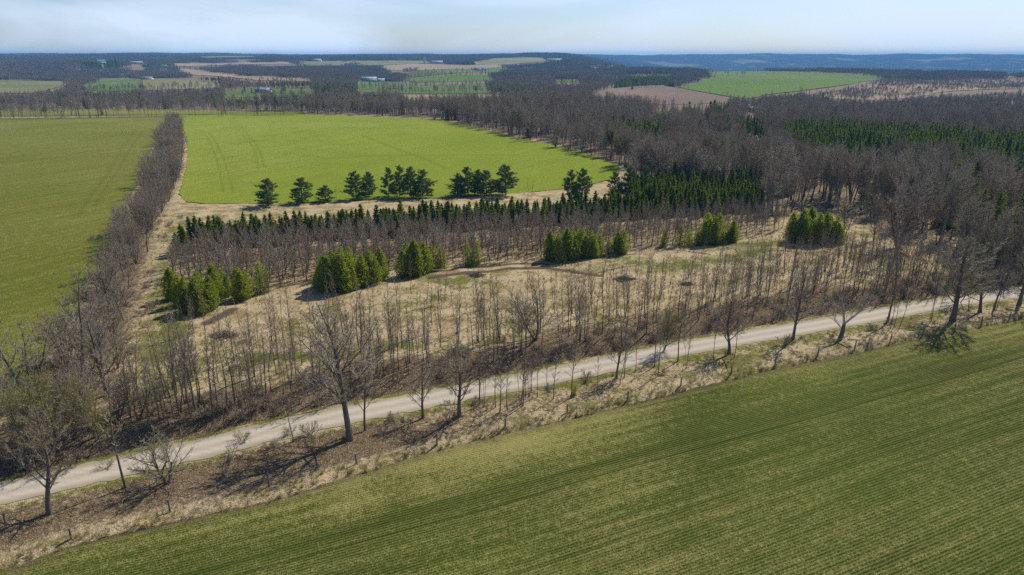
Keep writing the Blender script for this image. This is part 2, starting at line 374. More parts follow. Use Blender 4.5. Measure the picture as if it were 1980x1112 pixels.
def lv_maple(dens=1, tw=.0125):
    return [dict(len=.82, up=.03, wig=.07, steps=7, tip=.18),
            dict(n=int(24 * dens), len=.42, ang=60, close=.5, start=.2, up=.10, wig=.10, steps=5, rr=.38, shape='round', rmin=.03, tip=.3),
            dict(n=int(9 * dens), len=.42, ang=46, start=.22, up=.05, wig=.12, steps=3, rr=.5, rmin=.016, tip=.5),
            dict(n=int(9 * dens), len=.44, ang=42, start=.12, up=.04, wig=.12, steps=2, rr=.6, rmin=tw, tip=.8),
            dict(n=11, len=.55, ang=38, start=.08, up=.03, wig=.1, steps=1, rr=.7, rmin=tw * .9, tip=.8)]
def lv_vase(dens=1, tw=.0125):
    return [dict(len=.9, up=.05, wig=.06, steps=8, tip=.15),
            dict(n=int(16 * dens), len=.42, ang=40, start=.22, up=.10, wig=.07, steps=5, rr=.4, shape='taper', rmin=.02, tip=.3),
            dict(n=int(9 * dens), len=.42, ang=36, start=.2, up=.07, wig=.09, steps=3, rr=.5, rmin=.013, tip=.5),
            dict(n=int(8 * dens), len=.42, ang=34, start=.12, up=.05, wig=.1, steps=2, rr=.6, rmin=tw, tip=.8),
            dict(n=10, len=.55, ang=32, start=.08, up=.03, wig=.1, steps=1, rr=.7, rmin=tw * .9, tip=.8)]
def lv_sap(tw=.0125):
    return [dict(len=.97, up=.06, wig=.03, steps=8, tip=.12),
            dict(n=17, len=.22, ang=42, start=.35, up=.09, wig=.08, steps=3, rr=.45, shape='taper', rmin=.013, tip=.4),
            dict(n=8, len=.42, ang=38, start=.15, up=.06, wig=.1, steps=2, rr=.55, rmin=tw, tip=.7),
            dict(n=6, len=.5, ang=35, start=.15, up=.05, wig=.1, steps=1, rr=.7, rmin=tw * .8, tip=.8)]
def lv_forest(tw=.02):
    return [dict(len=.97, up=.05, wig=.035, steps=7, tip=.12),
            dict(n=22, len=.25, ang=44, start=.33, up=.10, wig=.08, steps=3, rr=.45, shape='round', rmin=.03, tip=.4),
            dict(n=10, len=.45, ang=40, start=.12, up=.06, wig=.1, steps=2, rr=.55, rmin=.024, tip=.7),
            dict(n=8, len=.5, ang=38, start=.1, up=.05, wig=.1, steps=1, rr=.7, rmin=tw, tip=.8)]
def lv_hedge(tw=.013):
    return [dict(len=.85, up=.04, wig=.08, steps=6, tip=.2),
            dict(n=15, len=.42, ang=50, start=.1, up=.09, wig=.1, steps=4, rr=.5, shape='round', rmin=.022, tip=.3),
            dict(n=9, len=.42, ang=44, start=.12, up=.05, wig=.12, steps=2, rr=.5, rmin=.016, tip=.6),
            dict(n=6, len=.5, ang=40, start=.1, up=.04, wig=.12, steps=2, rr=.7, rmin=tw, tip=.8)]
def lv_apple(tw=.012):
    return [dict(len=.5, up=.02, wig=.14, steps=5, tip=.45),
            dict(n=9, len=.75, ang=62, start=.3, up=.06, wig=.16, steps=6, rr=.62, shape='flat', rmin=.04, tip=.3),
            dict(n=11, len=.4, ang=50, start=.2, up=.05, wig=.16, steps=4, rr=.5, rmin=.02, tip=.5),
            dict(n=8, len=.42, ang=50, start=.1, up=.02, wig=.15, steps=2, rr=.6, rmin=tw, tip=.8),
            dict(n=4, len=.5, ang=42, start=.1, up=.02, wig=.15, steps=1, rr=.7, rmin=tw * .8, tip=.8)]
def lv_shrub(tw=.012):
    return [dict(len=.8, up=.03, wig=.12, steps=4, tip=.4),
            dict(n=8, len=.55, ang=40, start=.1, up=.05, wig=.14, steps=3, rr=.6, shape='taper', rmin=.016, tip=.6),
            dict(n=6, len=.5, ang=40, start=.15, up=.04, wig=.14, steps=2, rr=.7, rmin=tw, tip=.8),
            dict(n=3, len=.5, ang=36, start=.15, up=.03, wig=.14, steps=1, rr=.7, rmin=tw, tip=.8)]
def extent(V): 
    return float(np.percentile(np.hypot(V[:, 0], V[:, 1]), 97)), float(V[:, 2].max())
class Proto:
    """meshes of one kind of plant, normalised: unit height, half width w"""
    def __init__(s, trunk, crown, one, hw, H): s.trunk, s.crown, s.one, s.hw, s.H = trunk, crown, one, hw, H
def bare(name, seed, H, r0, LV, bk='bark', tw='twigs', trunks=1, splay=.1, leaves=None, nleaf=0, lsize=.07):
    sg = grow(seed, H, r0, LV, trunks, splay)
    t0 = [s for s, l in sg if l == 0]; t1 = [s for s, l in sg if l == 1]; t2 = [s for s, l in sg if l >= 2]
    Vt, Ft = tubes(t0, 7); V1, F1 = tubes(t1, 5); V2, F2 = tubes(t2, 3)
    if leaves:
        rg = np.random.default_rng(seed); tips = np.array([s[3:6] for s in t2]); idx = rg.integers(0, len(tips), nleaf)
        Vl, Fl = diamonds(tips[idx] + rg.normal(0, .12, (nleaf, 3)), lsize, rg)
        Vc, Fc, Mc = cat_([(V1, F1, 0), (V2, F2, 1), (Vl, Fl, 2)]); mats = [bk, tw, leaves]
    else:
        Vc, Fc, Mc = cat_([(V1, F1, 0), (V2, F2, 1)]); mats = [bk, tw]
    hw, h = extent(Vc)
    tr = mesh_from(name + '_trunk', Vt, Ft, [bk], smooth=True); cr = mesh_from(name + '_crown', Vc, Fc, mats, Mc)
    Va, Fa, Ma = cat_([(Vt, Ft, 0), (V1, F1, 0), (V2, F2, 1)] + ([(Vl, Fl, 2)] if leaves else []))
    one = mesh_from(name, Va, Fa, mats, Ma)
    return Proto(tr, cr, one, hw, h)
# ------------------------------------------------------------ conifers
def spruce(name, seed, H, Rb, leafm='spruce_needles', layers=26, per=9, sz=.2, drop=.25, start=.03, npb=5):
    rg = np.random.default_rng(seed); C, A, br = [], [], []
    for i in range(layers):
        t = start + (1 - start) * (i + rg.uniform(-.3, .3)) / layers; z = max(.15, t * H); rad = Rb * (1 - t) ** .85 + .08
        for j in range(per):
            az = rg.uniform(0, 2 * math.pi); l = rad * rg.uniform(.7, 1.12)
            d = np.array([math.cos(az), math.sin(az), -drop + rg.normal(0, .08) + .5 * t]); br.append((0, 0, z, *(np.array([0, 0, z]) + d * l), .02, .008))
            k = max(2, int(npb * (.4 + l / Rb)))
            for q in np.linspace(.22, 1, k):
                side = rg.normal(0, .13 * l + .02, 3); side[2] *= .5; C.append(np.array([0, 0, z]) + d * l * q + side); A.append(d)
    for z in np.linspace(.9 * H, H * 1.02, 8): C.append([0, 0, z]); A.append([0, 0, 1])
    V2, F2 = diamonds(C, sz, rg, np.array(A), 0, .55)
    Vb, Fb = tubes(br, 3)
    Vt, Ft = tubes([(0, 0, -.2, 0, 0, H * .5, H * .012, H * .008), (0, 0, H * .5, 0, 0, H * .99, H * .008, .01)], 6)
    tr = mesh_from(name + '_trunk', Vt, Ft, ['bark'], smooth=True)
    Vc, Fc, Mc = cat_([(V2, F2, 0), (Vb, Fb, 1)]); cr = mesh_from(name + '_crown', Vc, Fc, [leafm, 'bark'], Mc)
    Va, Fa, Ma = cat_([(V2, F2, 0), (Vb, Fb, 1), (Vt, Ft, 1)]); one = mesh_from(name, Va, Fa, [leafm, 'bark'], Ma)
    return Proto(tr, cr, one, Rb, H)
def cedar(name, seed, H, Rb, n=5200, sz=.15, gap=.0):
    rg = np.random.default_rng(seed); C, A = [], []
    stems = [(0, 0, 1.0)] + [(rg.normal(0, Rb * .3), rg.normal(0, Rb * .3), rg.uniform(.55, .95)) for _ in range(5)]
    k = 0
    while k < n:
        sx, sy, sh = stems[rg.integers(0, len(stems))]; t = rg.random() ** 1.15; z = H * sh * (.02 + .98 * t)
        prof = (1 - t ** 2.3) ** .8 * (.6 + .4 * min(1, t / .2)); rad = Rb * sh * prof * (.78 if sh < 1 else .92) + .05
        az = rg.uniform(0, 6.283); lump = 1 + .28 * math.sin(3 * az + 9 * t + seed + sx * 5) * math.sin(14 * t + 2 * az + sy * 4)
        if gap and math.sin(5 * az + 17 * t + seed * 2) > 1 - gap: k += 1; continue
        r = rad * lump * rg.random() ** .35
        C.append((sx + math.cos(az) * r, sy + math.sin(az) * r, z)); A.append((math.cos(az) * .5, math.sin(az) * .5, .9)); k += 1
    V2, F2 = diamonds(C, sz, rg, np.array(A), 0, .55)
    tt = [(0, 0, -.2, 0, 0, H * .9, H * .014, .02)] + [(sx, sy, -.2, sx, sy, H * sh * .8, .06, .02) for sx, sy, sh in stems[1:]]
    br = []
    for i in range(50):
        sx, sy, sh = stems[i % 6]; z = H * sh * rg.uniform(.05, .85); az = rg.uniform(0, 6.28); l = Rb * (1 - z / H) * .8
        br.append((sx, sy, z, sx + math.cos(az) * l, sy + math.sin(az) * l, z + l * .5, .025, .01))
    Vt, Ft = tubes(tt, 6); Vb, Fb = tubes(br, 3)
    tr = mesh_from(name + '_trunk', Vt, Ft, ['bark'], smooth=True); Vc, Fc, Mc = cat_([(V2, F2, 0), (Vb, Fb, 1)])
    cr = mesh_from(name + '_crown', Vc, Fc, ['cedar_leaves', 'bark'], Mc)
    Va, Fa, Ma = cat_([(V2, F2, 0), (Vb, Fb, 1), (Vt, Ft, 1)]); one = mesh_from(name, Va, Fa, ['cedar_leaves', 'bark'], Ma)
    return Proto(tr, cr, one, Rb, H)
def pine(name, seed, H, Rb, dens=1.0):
    rg = np.random.default_rng(seed); C, A, br = [], [], []
    lay = int(H / .62)
    for i in range(lay):
        t = .1 + .9 * i / lay; z = t * H; rad = Rb * (math.sin(math.pi * min(1, .30 + .68 * t)) ** .8) * (1.05 - .35 * t)
        for j in range(rg.integers(4, 7)):
            az = rg.uniform(0, 6.283); l = rad * rg.uniform(.55, 1.18); up = rg.uniform(.0, .25) + .45 * t
            d = np.array([math.cos(az), math.sin(az), up]); p0 = np.array([0, 0, z]); p1 = p0 + d * l; br.append((*p0, *p1, .045 * (1.2 - t), .012))
            for q in np.linspace(.38, 1.0, max(2, int(l / .33))):
                for s in range(2):
                    cc = p0 + d * l * q + rg.normal(0, 1, 3) * np.array([.2, .2, .08]) * (.4 + l / Rb)
                    for m_ in range(int(13 * dens)): C.append(cc + rg.normal(0, .13, 3)); A.append(d + np.array([0, 0, .5]))
    for z in np.linspace(.93 * H, H, 12): C.append(np.array([0, 0, z]) + rg.normal(0, .06, 3)); A.append([0, 0, 1])
    V2, F2 = diamonds(C, .17, rg, np.array(A), 0, .36)
    Vb, Fb = tubes(br, 4); Vt, Ft = tubes([(0, 0, -.2, 0, .05, H * .5, H * .019, H * .012), (0, .05, H * .5, 0, 0, H, H * .012, .015)], 7)
    tr = mesh_from(name + '_trunk', Vt, Ft, ['bark'], smooth=True); Vc, Fc, Mc = cat_([(V2, F2, 0), (Vb, Fb, 1)])
    cr = mesh_from(name + '_crown', Vc, Fc, ['pine_needles', 'bark'], Mc)
    Va, Fa, Ma = cat_([(V2, F2, 0), (Vb, Fb, 1), (Vt, Ft, 1)]); one = mesh_from(name, Va, Fa, ['pine_needles', 'bark'], Ma)
    return Proto(tr, cr, one, Rb, H)
P = {}
P['maple'] = [bare(f'maple{i}', 10 + i, 12, .26, lv_maple(1.0), tw='twigs_grey' if i % 2 else 'twigs') for i in range(3)]
P['bigmaple'] = [bare('bigmaple', 4, 17, .30, [dict(len=.88, up=.04, wig=.05, steps=8, tip=.15), dict(n=30, len=.40, ang=56, close=.5, start=.2, up=.11, wig=.09, steps=6, rr=.40, shape='round', rmin=.03, tip=.3)] + lv_maple(1.1, .013)[2:], tw='twigs_grey', trunks=1, splay=.05)]
P['vase'] = [bare(f'vase{i}', 30 + i, 11, .13, lv_vase(1.1), trunks=1 + 2 * (i % 2), splay=.32, tw='twigs_grey' if i else 'twigs') for i in range(3)]
P['sap'] = [bare(f'sap{i}', 50 + i, 8.5, .055, lv_sap(), tw=('twigs', 'twigs_grey')[i % 2], trunks=1, splay=.06) for i in range(6)] + [bare('sapm', 57, 8, .055, lv_sap(), trunks=3, splay=.12)]
P['plant'] = [bare(f'plant{i}', 70 + i, 8, .08, lv_hedge(.013)[:1] + [dict(n=20, len=.34, ang=38, start=.28, up=.12, wig=.06, steps=3, rr=.45, shape='taper', rmin=.018, tip=.4), dict(n=8, len=.45, ang=34, start=.12, up=.08, wig=.08, steps=2, rr=.6, rmin=.015, tip=.7), dict(n=9, len=.5, ang=32, start=.1, up=.05, wig=.08, steps=1, rr=.7, rmin=.013, tip=.8)], tw=('twigs_grey', 'twigs_red', 'twigs_grey')[i % 3], splay=.05) for i in range(5)]
P['hedge'] = [bare(f'hedge{i}', 90 + i, 9, .13, lv_hedge(), trunks=2 + i % 3, splay=.25, tw=('twigs', 'twigs_grey', 'twigs_red')[i % 3]) for i in range(4)]
P['forest'] = [bare(f'forest{i}', 110 + i, 16, .17, lv_forest(), bk=('bark', 'dead_wood', 'bark', 'twigs_grey', 'dead_wood')[i], tw=('twigs_grey', 'twigs_grey', 'twigs', 'twigs', 'twigs_pale')[i], trunks=1 + (i == 2), splay=.1) for i in range(5)]
P['farbare'] = [bare(f'farbare{i}', 130 + i, 13, .2, lv_forest(.045)[:3] + [dict(n=4, len=.55, ang=40, start=.1, up=.05, wig=.1, steps=1, rr=.7, rmin=.035, tip=.8)], tw=('twigs', 'twigs_grey', 'twigs_red', 'twigs_pale')[i]) for i in range(4)]
P['farbud'] = [bare(f'farbud{i}', 180 + i, 12, .16, lv_forest(.04)[:3] + [dict(n=4, len=.55, ang=40, start=.1, up=.05, wig=.1, steps=1, rr=.7, rmin=.035, tip=.8)], tw='twigs_pale', leaves='budding_leaves', nleaf=2600, lsize=.13) for i in range(2)]
P['apple'] = [bare('apple', 7, 4.6, .13, lv_apple(), tw='twigs_pale', trunks=3, splay=.45), bare('apple1', 8, 4.4, .12, lv_apple(), tw='twigs_grey', trunks=2, splay=.4)]
P['shrub'] = [bare(f'shrub{i}', 150 + i, 2.4, .03, lv_shrub(), trunks=7, splay=.75, tw=('twigs_red', 'twigs', 'twigs_grey')[i], bk='twigs') for i in range(3)]
P['bud'] = [bare(f'bud{i}', 160 + i, 9, .12, lv_hedge(), trunks=3, splay=.3, leaves='budding_leaves', nleaf=8500, lsize=.05, tw='twigs_pale') for i in range(2)]
P['yellow'] = [bare('yellow', 170, 11, .14, lv_hedge(), trunks=3, splay=.3, leaves='yellow_leaves', nleaf=9000, lsize=.13, tw='twigs_pale')]
P['spruce'] = [spruce(f'spruce{i}', 200 + i, 8, 1.25 + .15 * i, layers=30, per=11, sz=.23) for i in range(4)]
P['bigspruce'] = [spruce(f'bigspruce{i}', 210 + i, 15, 2.6, layers=30, per=10, sz=.34, npb=6) for i in range(3)]
P['cedar'] = [cedar(f'cedar{i}', 220 + i, 8, (1.9, 1.5, 2.1, 1.7)[i], n=(6500, 5200, 7200, 5600)[i]) for i in range(4)]
P['thincedar'] = [cedar(f'thincedar{i}', 230 + i, 6, .95, n=1700, sz=.12, gap=.5) for i in range(3)]
P['pine'] = [pine(f'pine{i}', 240 + i, 9, 2.9 + .3 * i) for i in range(4)]
P['farcon'] = [spruce(f'farcon{i}', 250 + i, 12, 2.8, layers=14, per=7, sz=.75, npb=3) for i in range(3)]
# one patch of distant wood: many low detail crowns merged into one source mesh
def patch(name, seed, conifer=False, size=34, n=34):
    rg = np.random.default_rng(seed); src = P['farcon' if conifer else 'farbare']; parts = []
    data = []
    for pr in src:
        me = pr.one; V = np.empty(len(me.vertices) * 3, np.float32); me.vertices.foreach_get('co', V)
        F = np.empty(len(me.loops), np.int32); me.loops.foreach_get('vertex_index', F); M = np.empty(len(me.polygons), np.int32); me.polygons.foreach_get('material_index', M)
        V = V.reshape(-1, 3); F = F.reshape(-1, 4)
        if not conifer:      # keep every limb but only part of the twigs
            k = (M == 0) | (np.arange(len(F)) // 3 % 3 == 0); F = F[k]
        data.append((V, F, M[k] if not conifer else M))
    mats = ['spruce_needles', 'bark'] if conifer else ['bark', 'twigs', 'twigs_grey', 'twigs_pale']
    Vs, Fs, Ms, o = [], [], [], 0
    for i in range(n):
        x, y = rg.uniform(-size / 2, size / 2, 2); a = rg.uniform(0, 6.28); s = rg.uniform(.7, 1.1); V, F, M = data[rg.integers(0, len(data))]
        c, s_ = math.cos(a), math.sin(a); W = V * s * np.array([1.25, 1.25, 1]); W = np.stack([W[:, 0] * c - W[:, 1] * s_ + x, W[:, 0] * s_ + W[:, 1] * c + y, W[:, 2]], 1)
        Vs.append(W); Fs.append(F + o); o += len(W)
        Ms.append(M if conifer else np.where(M == 1, [1, 2, 1, 3][rg.integers(0, 4)], M))
    return mesh_from(name, np.concatenate(Vs), np.concatenate(Fs), mats, np.concatenate(Ms))
# ------------------------------------------------------------ ground sheet
def axis(lo, d0, d1, hi, st, gr=1.13, mxs=60):
    a = list(np.arange(d0, d1 + .01, st)); s = st; x = d0
    while x > lo: s = min(s * gr, mxs); x -= s; a.insert(0, x)
    s = st; x = a[-1]
    while x < hi: s = min(s * gr, mxs); x += s; a.append(x)
    return np.array(a)
xs = axis(-9500, -150, 250, 9500, .8); ys = axis(-400, 45, 262, 10600, .8)
GX, GY = np.meshgrid(xs, ys); gx, gy = GX.ravel(), GY.ravel(); gz = terr(gx, gy)
def PX(pts): 
    x, y, z = G([p[0] for p in pts], [p[1] for p in pts]); return np.stack([x, y], 1)
FIELD_EDGE = [(-420, 1212), (-200, 1158), (0, 1107), (133, 1060), (250, 1030), (400, 997), (533, 968), (660, 928), (827, 878), (977, 840), (1128, 805), (1320, 758), (1487, 717), (1653, 683), (1787, 653), (1980, 618), (2250, 575), (2600, 530)]
EDGE = np.array([flat(*p) for p in FIELD_EDGE])
near = (gx > -170) & (gx < 330) & (gy > 30) & (gy < 300)
pa = np.zeros((len(gx), 3), np.float32); pb = np.zeros((len(gx), 3), np.float32)
nx, ny = gx[near], gy[near]
droad = pdist(nx, ny, ROAD); dedge = pdist(nx, ny, EDGE)
A = np.zeros((len(nx), 3)); B = np.zeros((len(nx), 3))
nb = vnoise(nx, ny, 9, 3); nm = vnoise(nx, ny, 3.2, 5)
A[:, 0] = np.maximum(.95 * ss(3.2, 4.2, droad) * (1 - ss(11, 22, droad + 6 * nb)), 0)
A[:, 0] = np.maximum(A[:, 0], .55 * ss(5, 4, -droad) * 0)
verge = (droad < -3.2) & (dedge > 0)
litx = np.interp(nx, [-120, -60, -35, -10, 5, 40, 120], [.35, .5, .75, .8, .45, .3, .45])
A[:, 0] = np.where(verge, litx * (.55 + .9 * nb) * ss(0, 5, dedge), A[:, 0])
A[:, 1] = np.where(droad > 10, .25 + .45 * (nb - .4), A[:, 1]); A[:, 1] = np.where(verge, .25 + .5 * nb * (.35 + .65 * ss(-30, 30, nx)), A[:, 1])
A[:, 1] = np.maximum(A[:, 1], .8 * np.exp(-((np.abs(droad) - 3.2) / .8) ** 2))
A[:, 2] = np.maximum(A[:, 2], 1.0 * np.exp(-((dedge + .1) / .38) ** 2))
def polyline_w(pts, wd): return np.exp(-(np.abs(pdist(nx, ny, PX(pts))) / wd) ** 2)
for pts, wd, am in [([(835, 537), (900, 528), (980, 520), (1060, 518), (1130, 527), (1160, 533)], 1.0, 1.1), ([(830, 528), (930, 515), (1010, 510), (1060, 512)], .8, 1.0),
                    ([(1090, 505), (1150, 500), (1230, 492)], .9, .7), ([(400, 625), (430, 610), (450, 598)], 1.2, 1.0), ([(1130, 532), (1200, 518), (1290, 508)], .6, .7),
                    ([(1270, 478), (1330, 486), (1370, 492)], .9, .7), ([(380, 596), (470, 584)], 1.2, .7), ([(415, 648), (450, 650)], 1.2, 1.0), ([(1190, 539), (1225, 540)], 1.0, 1.0),
                    ([(905, 531), (930, 532)], 1.0, 1.0), ([(1440, 488), (1520, 486), (1640, 488), (1740, 502)], .45, .8), ([(330, 700), (420, 694), (520, 688), (640, 684), (760, 672), (880, 650)], .5, .55), ([(330, 708), (420, 702), (520, 696), (640, 692), (760, 680), (880, 657)], .5, .55)]:
    A[:, 2] = np.maximum(A[:, 2], am * polyline_w(pts, wd))
for pts, wd, am in [([(340, 560), (320, 640), (300, 760)], 5, .8), ([(800, 535), (870, 545), (940, 548)], 5, .7), ([(850, 575), (760, 600)], 4, .6), ([(1200, 505), (1300, 515), (1420, 500)], 6, .75), ([(1400, 480), (1500, 470), (1450, 492)], 5, .8), ([(1700, 500), (1760, 530)], 4, .7),
                    ([(420, 690), (600, 690), (800, 668)], 3.5, .7), ([(320, 560), (345, 480), (345, 430)], 5, .6), ([(1600, 520), (1760, 540)], 4, .5)]:
    A[:, 1] = np.maximum(A[:, 1], am * polyline_w(pts, wd))
LANE = [(1180, 296), (1215, 301), (1262, 316), (1330, 339), (1440, 372), (1560, 402), (1640, 422), (1700, 446), (1760, 462), (1810, 486), (1880, 530), (1930, 566)]
for pts, wd, am in [(LANE[:-1], 1.3, 1.0), ([(1210, 520), (1330, 500), (1420, 500)], .6, .5), ([(1330, 572), (1400, 562), (1500, 548)], .7, .6), ([(1380, 478), (1440, 480)], 1.6, .6), ([(1230, 490), (1300, 487)], 1.2, .5)]:
    B[:, 0] = np.maximum(B[:, 0], am * polyline_w(pts, wd))
# leaf litter under the hedgerow and plantation
HEDGE = [(332, 250), (330, 300), (315, 350), (288, 400), (255, 460), (235, 520), (212, 600), (175, 680), (110, 780)]
A[:, 0] = np.maximum(A[:, 0], .8 * np.exp(-(pdist(nx, ny, PX(HEDGE)) / 7) ** 2))
nzr = (vnoise(nx, ny, 2.3, 1) - .5) * .28 + (vnoise(nx, ny, 5.7, 2) - .5) * .4
rough = ss(3.4, 6, np.abs(droad)) * ss(0, 2, dedge)
berm = .45 * np.exp(-((dedge - 1.1) / .7) ** 2) - .22 * np.exp(-((dedge - .1) / .35) ** 2)
ditch_dark = ss(4.0, 5, droad) * (1 - ss(6.5, 9, droad)) * (.3 * vnoise(nx, ny, 1.6, 9))
cxn, cyn = proj(nx, ny, gz[near])
CFP = [(332, 224), (420, 222), (580, 221), (640, 223), (700, 225), (850, 231), (900, 243), (960, 256), (1000, 267), (1060, 279), (1110, 291), (1170, 308), (1198, 322), (1192, 345), (1120, 362), (1000, 375), (850, 383), (700, 388), (520, 394), (400, 394), (360, 391), (346, 375), (356, 345), (362, 310), (362, 280), (352, 245)]
LFP = [(-700, 229), (0, 229), (150, 227), (325, 224), (318, 245), (292, 290), (264, 360), (228, 430), (192, 520), (150, 600), (85, 700), (30, 780), (-60, 850), (-700, 1010)]
infield = inpoly(cxn, cyn, CFP) | inpoly(cxn, cyn, LFP)
gz[near] += np.where(infield, -.12, nzr * rough) + berm + ditch_dark
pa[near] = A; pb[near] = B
PLANT = [(345, 500), (450, 480), (600, 471), (800, 456), (1000, 444), (1200, 431), (1400, 419), (1500, 415), (1515, 440), (1500, 452), (1400, 465), (1300, 476), (1100, 500), (950, 506), (800, 518), (600, 548), (440, 572), (325, 545)]
SPRUCE = [(355, 478), (440, 462), (600, 452), (800, 437), (1000, 424), (1230, 408), (1475, 398), (1475, 412), (1230, 424), (1000, 440), (800, 454), (600, 469), (440, 480), (345, 498)]
DARK = [(1215, 365), (1300, 360), (1475, 358), (1478, 412), (1215, 410)]
ppx, ppy = proj(nx, ny, gz[near])
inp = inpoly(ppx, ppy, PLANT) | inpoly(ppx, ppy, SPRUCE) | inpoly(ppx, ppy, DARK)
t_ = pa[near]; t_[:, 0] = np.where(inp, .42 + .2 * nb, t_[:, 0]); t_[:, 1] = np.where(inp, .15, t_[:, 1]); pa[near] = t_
NOWOOD = [(-900, 228), (-100, 228), (300, 223), (580, 220), (700, 223), (850, 229), (900, 241), (960, 254), (1000, 264), (1100, 287), (1190, 316), (1215, 330), (1225, 372), (1478, 370), (1482, 420), (1560, 408), (1640, 425), (1720, 466), (1800, 500), (1870, 525), (1980, 553), (2200, 590), (2900, 640), (2900, 3000), (-900, 3000)]
# clearings in the far country: photo polygons of the ground seen between the woods
F_ = [('strip_field', 'left_crop', [(-500, 210), (0, 210), (300, 212), (590, 217), (592, 221), (300, 223), (-500, 227)]),
      ('west_field', 'pale_green', [(-500, 156), (60, 156), (130, 158), (118, 168), (70, 181), (-500, 187)]),
      ('knoll_field', 'far_green', [(158, 172), (172, 157), (235, 152), (270, 152), (275, 175), (200, 178)]),
      ('bungalow_field', 'pale_green', [(277, 152), (330, 153), (380, 157), (425, 162), (425, 171), (330, 174), (277, 176)]),
      ('house_lawn', 'far_green', [(428, 176), (480, 173), (600, 172), (618, 184), (560, 190), (440, 189)]),
      ('hill_stubble', 'tan_stubble', [(335, 135), (360, 133), (400, 138), (480, 148), (600, 152), (600, 158), (500, 156), (380, 146)]),
      ('plateau_field', 'pale_green', [(575, 119), (700, 118), (835, 118), (835, 123), (730, 127), (580, 125)]),
      ('ridge_field', 'pale_green', [(915, 121), (955, 113), (1035, 111), (1062, 115), (1050, 120), (980, 126), (920, 126)]),
      ('far_stubble', 'tan_stubble', [(730, 128), (800, 124), (960, 126), (975, 129), (880, 134), (790, 138), (740, 135)]),
      ('house_field', 'bright_green', [(770, 145), (800, 139), (880, 135), (960, 130), (985, 137), (940, 140), (880, 142), (800, 150)]),
      ('middle_field', 'bright_green', [(775, 153), (880, 145), (960, 145), (950, 156), (800, 160)]),
      ('orchard_field', 'far_green', [(690, 168), (700, 158), (760, 158), (800, 164), (935, 162), (950, 182), (760, 182), (700, 178)]),
      ('fallow_field', 'tan_stubble', [(725, 184), (950, 183), (1000, 189), (940, 198), (800, 197)]),
      ('ploughed_field', 'brown_plough', [(1140, 184), (1180, 172), (1230, 167), (1280, 165), (1340, 176), (1420, 190), (1395, 200), (1270, 203), (1150, 200)]),
      ('green_hill_field', 'bright_green', [(1305, 168), (1360, 158), (1378, 143), (1330, 140), (1440, 137), (1590, 140), (1700, 147), (1738, 150), (1640, 164), (1560, 175), (1480, 184), (1455, 192), (1420, 189), (1340, 175)]),
      ('east_field', 'far_green', [(1335, 130), (1465, 130), (1465, 133), (1335, 134)]),
      ('scrub_meadow', 'tan_stubble', [(1585, 190), (1640, 178), (1700, 158), (1800, 155), (2000, 153), (2100, 155), (2100, 172), (1950, 172), (1820, 178), (1760, 190), (1680, 195)]),
      ('swamp_strip', 'tan_stubble', [(1450, 222), (1560, 226), (1760, 232), (1990, 240), (2200, 245), (2200, 256), (1990, 252), (1760, 240), (1500, 229)]),
      ('lane_lawn', 'left_crop', [(1250, 214), (1290, 214), (1400, 218), (1410, 225), (1340, 228), (1260, 224)]),
      ('east_clearing', 'pale_green', [(1590, 308), (1640, 305), (1760, 325), (1790, 340), (1700, 336), (1600, 318)]),
      ('east_meadow', 'tan_stubble', [(1930, 322), (2100, 335), (2100, 372), (1940, 350)]),
      ('wood_lawn', 'left_crop', [(1230, 286), (1290, 284), (1300, 296), (1250, 303)]),
      ('skyline_field', 'pale_green', [(370, 110), (440, 106), (498, 107), (498, 111), (400, 113)]), ('lane_stubble', 'tan_stubble', [(330, 123), (420, 123), (560, 120), (565, 124), (400, 128), (330, 128)]),
      ('wood_glade', 'bright_green', [(1070, 154), (1120, 155), (1122, 160), (1078, 159)]), ('slope_field', 'pale_green', [(1478, 112), (1522, 112), (1524, 116), (1480, 116)]), ('valley_field', 'pale_green', [(1365, 121), (1440, 120), (1442, 125), (1368, 125)]),
      ('ridge_clearing', 'pale_green', [(1900, 110), (1970, 109), (1972, 113), (1905, 113)]), ('lane_meadow', 'tan_stubble', [(1130, 128), (1180, 127), (1240, 129), (1240, 132), (1140, 131)]), ('valley_strip', 'bright_green', [(1150, 147), (1300, 143), (1300, 147), (1160, 151)]),
      ('right_edge_field', 'bright_green', [(1935, 141), (2200, 142), (2200, 146), (1935, 145)])]
cp, cq = proj(gx, gy, gz)
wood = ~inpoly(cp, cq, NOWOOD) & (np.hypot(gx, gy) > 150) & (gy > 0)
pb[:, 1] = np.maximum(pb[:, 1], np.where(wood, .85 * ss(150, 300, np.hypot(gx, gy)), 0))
pb[:, 2] = np.where(gy > 0, ss(2600, 3800, np.hypot(gx, gy)), 0)
ny_, nx_ = GX.shape; idx = np.arange(nx_ * ny_).reshape(ny_, nx_)
Fq = np.stack([idx[:-1, :-1], idx[:-1, 1:], idx[1:, 1:], idx[1:, :-1]], -1).reshape(-1, 4)
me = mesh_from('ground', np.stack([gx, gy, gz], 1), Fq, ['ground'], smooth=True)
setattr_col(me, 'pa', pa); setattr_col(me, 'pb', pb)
tag(link(bpy.data.objects.new('ground', me)), kind='structure')
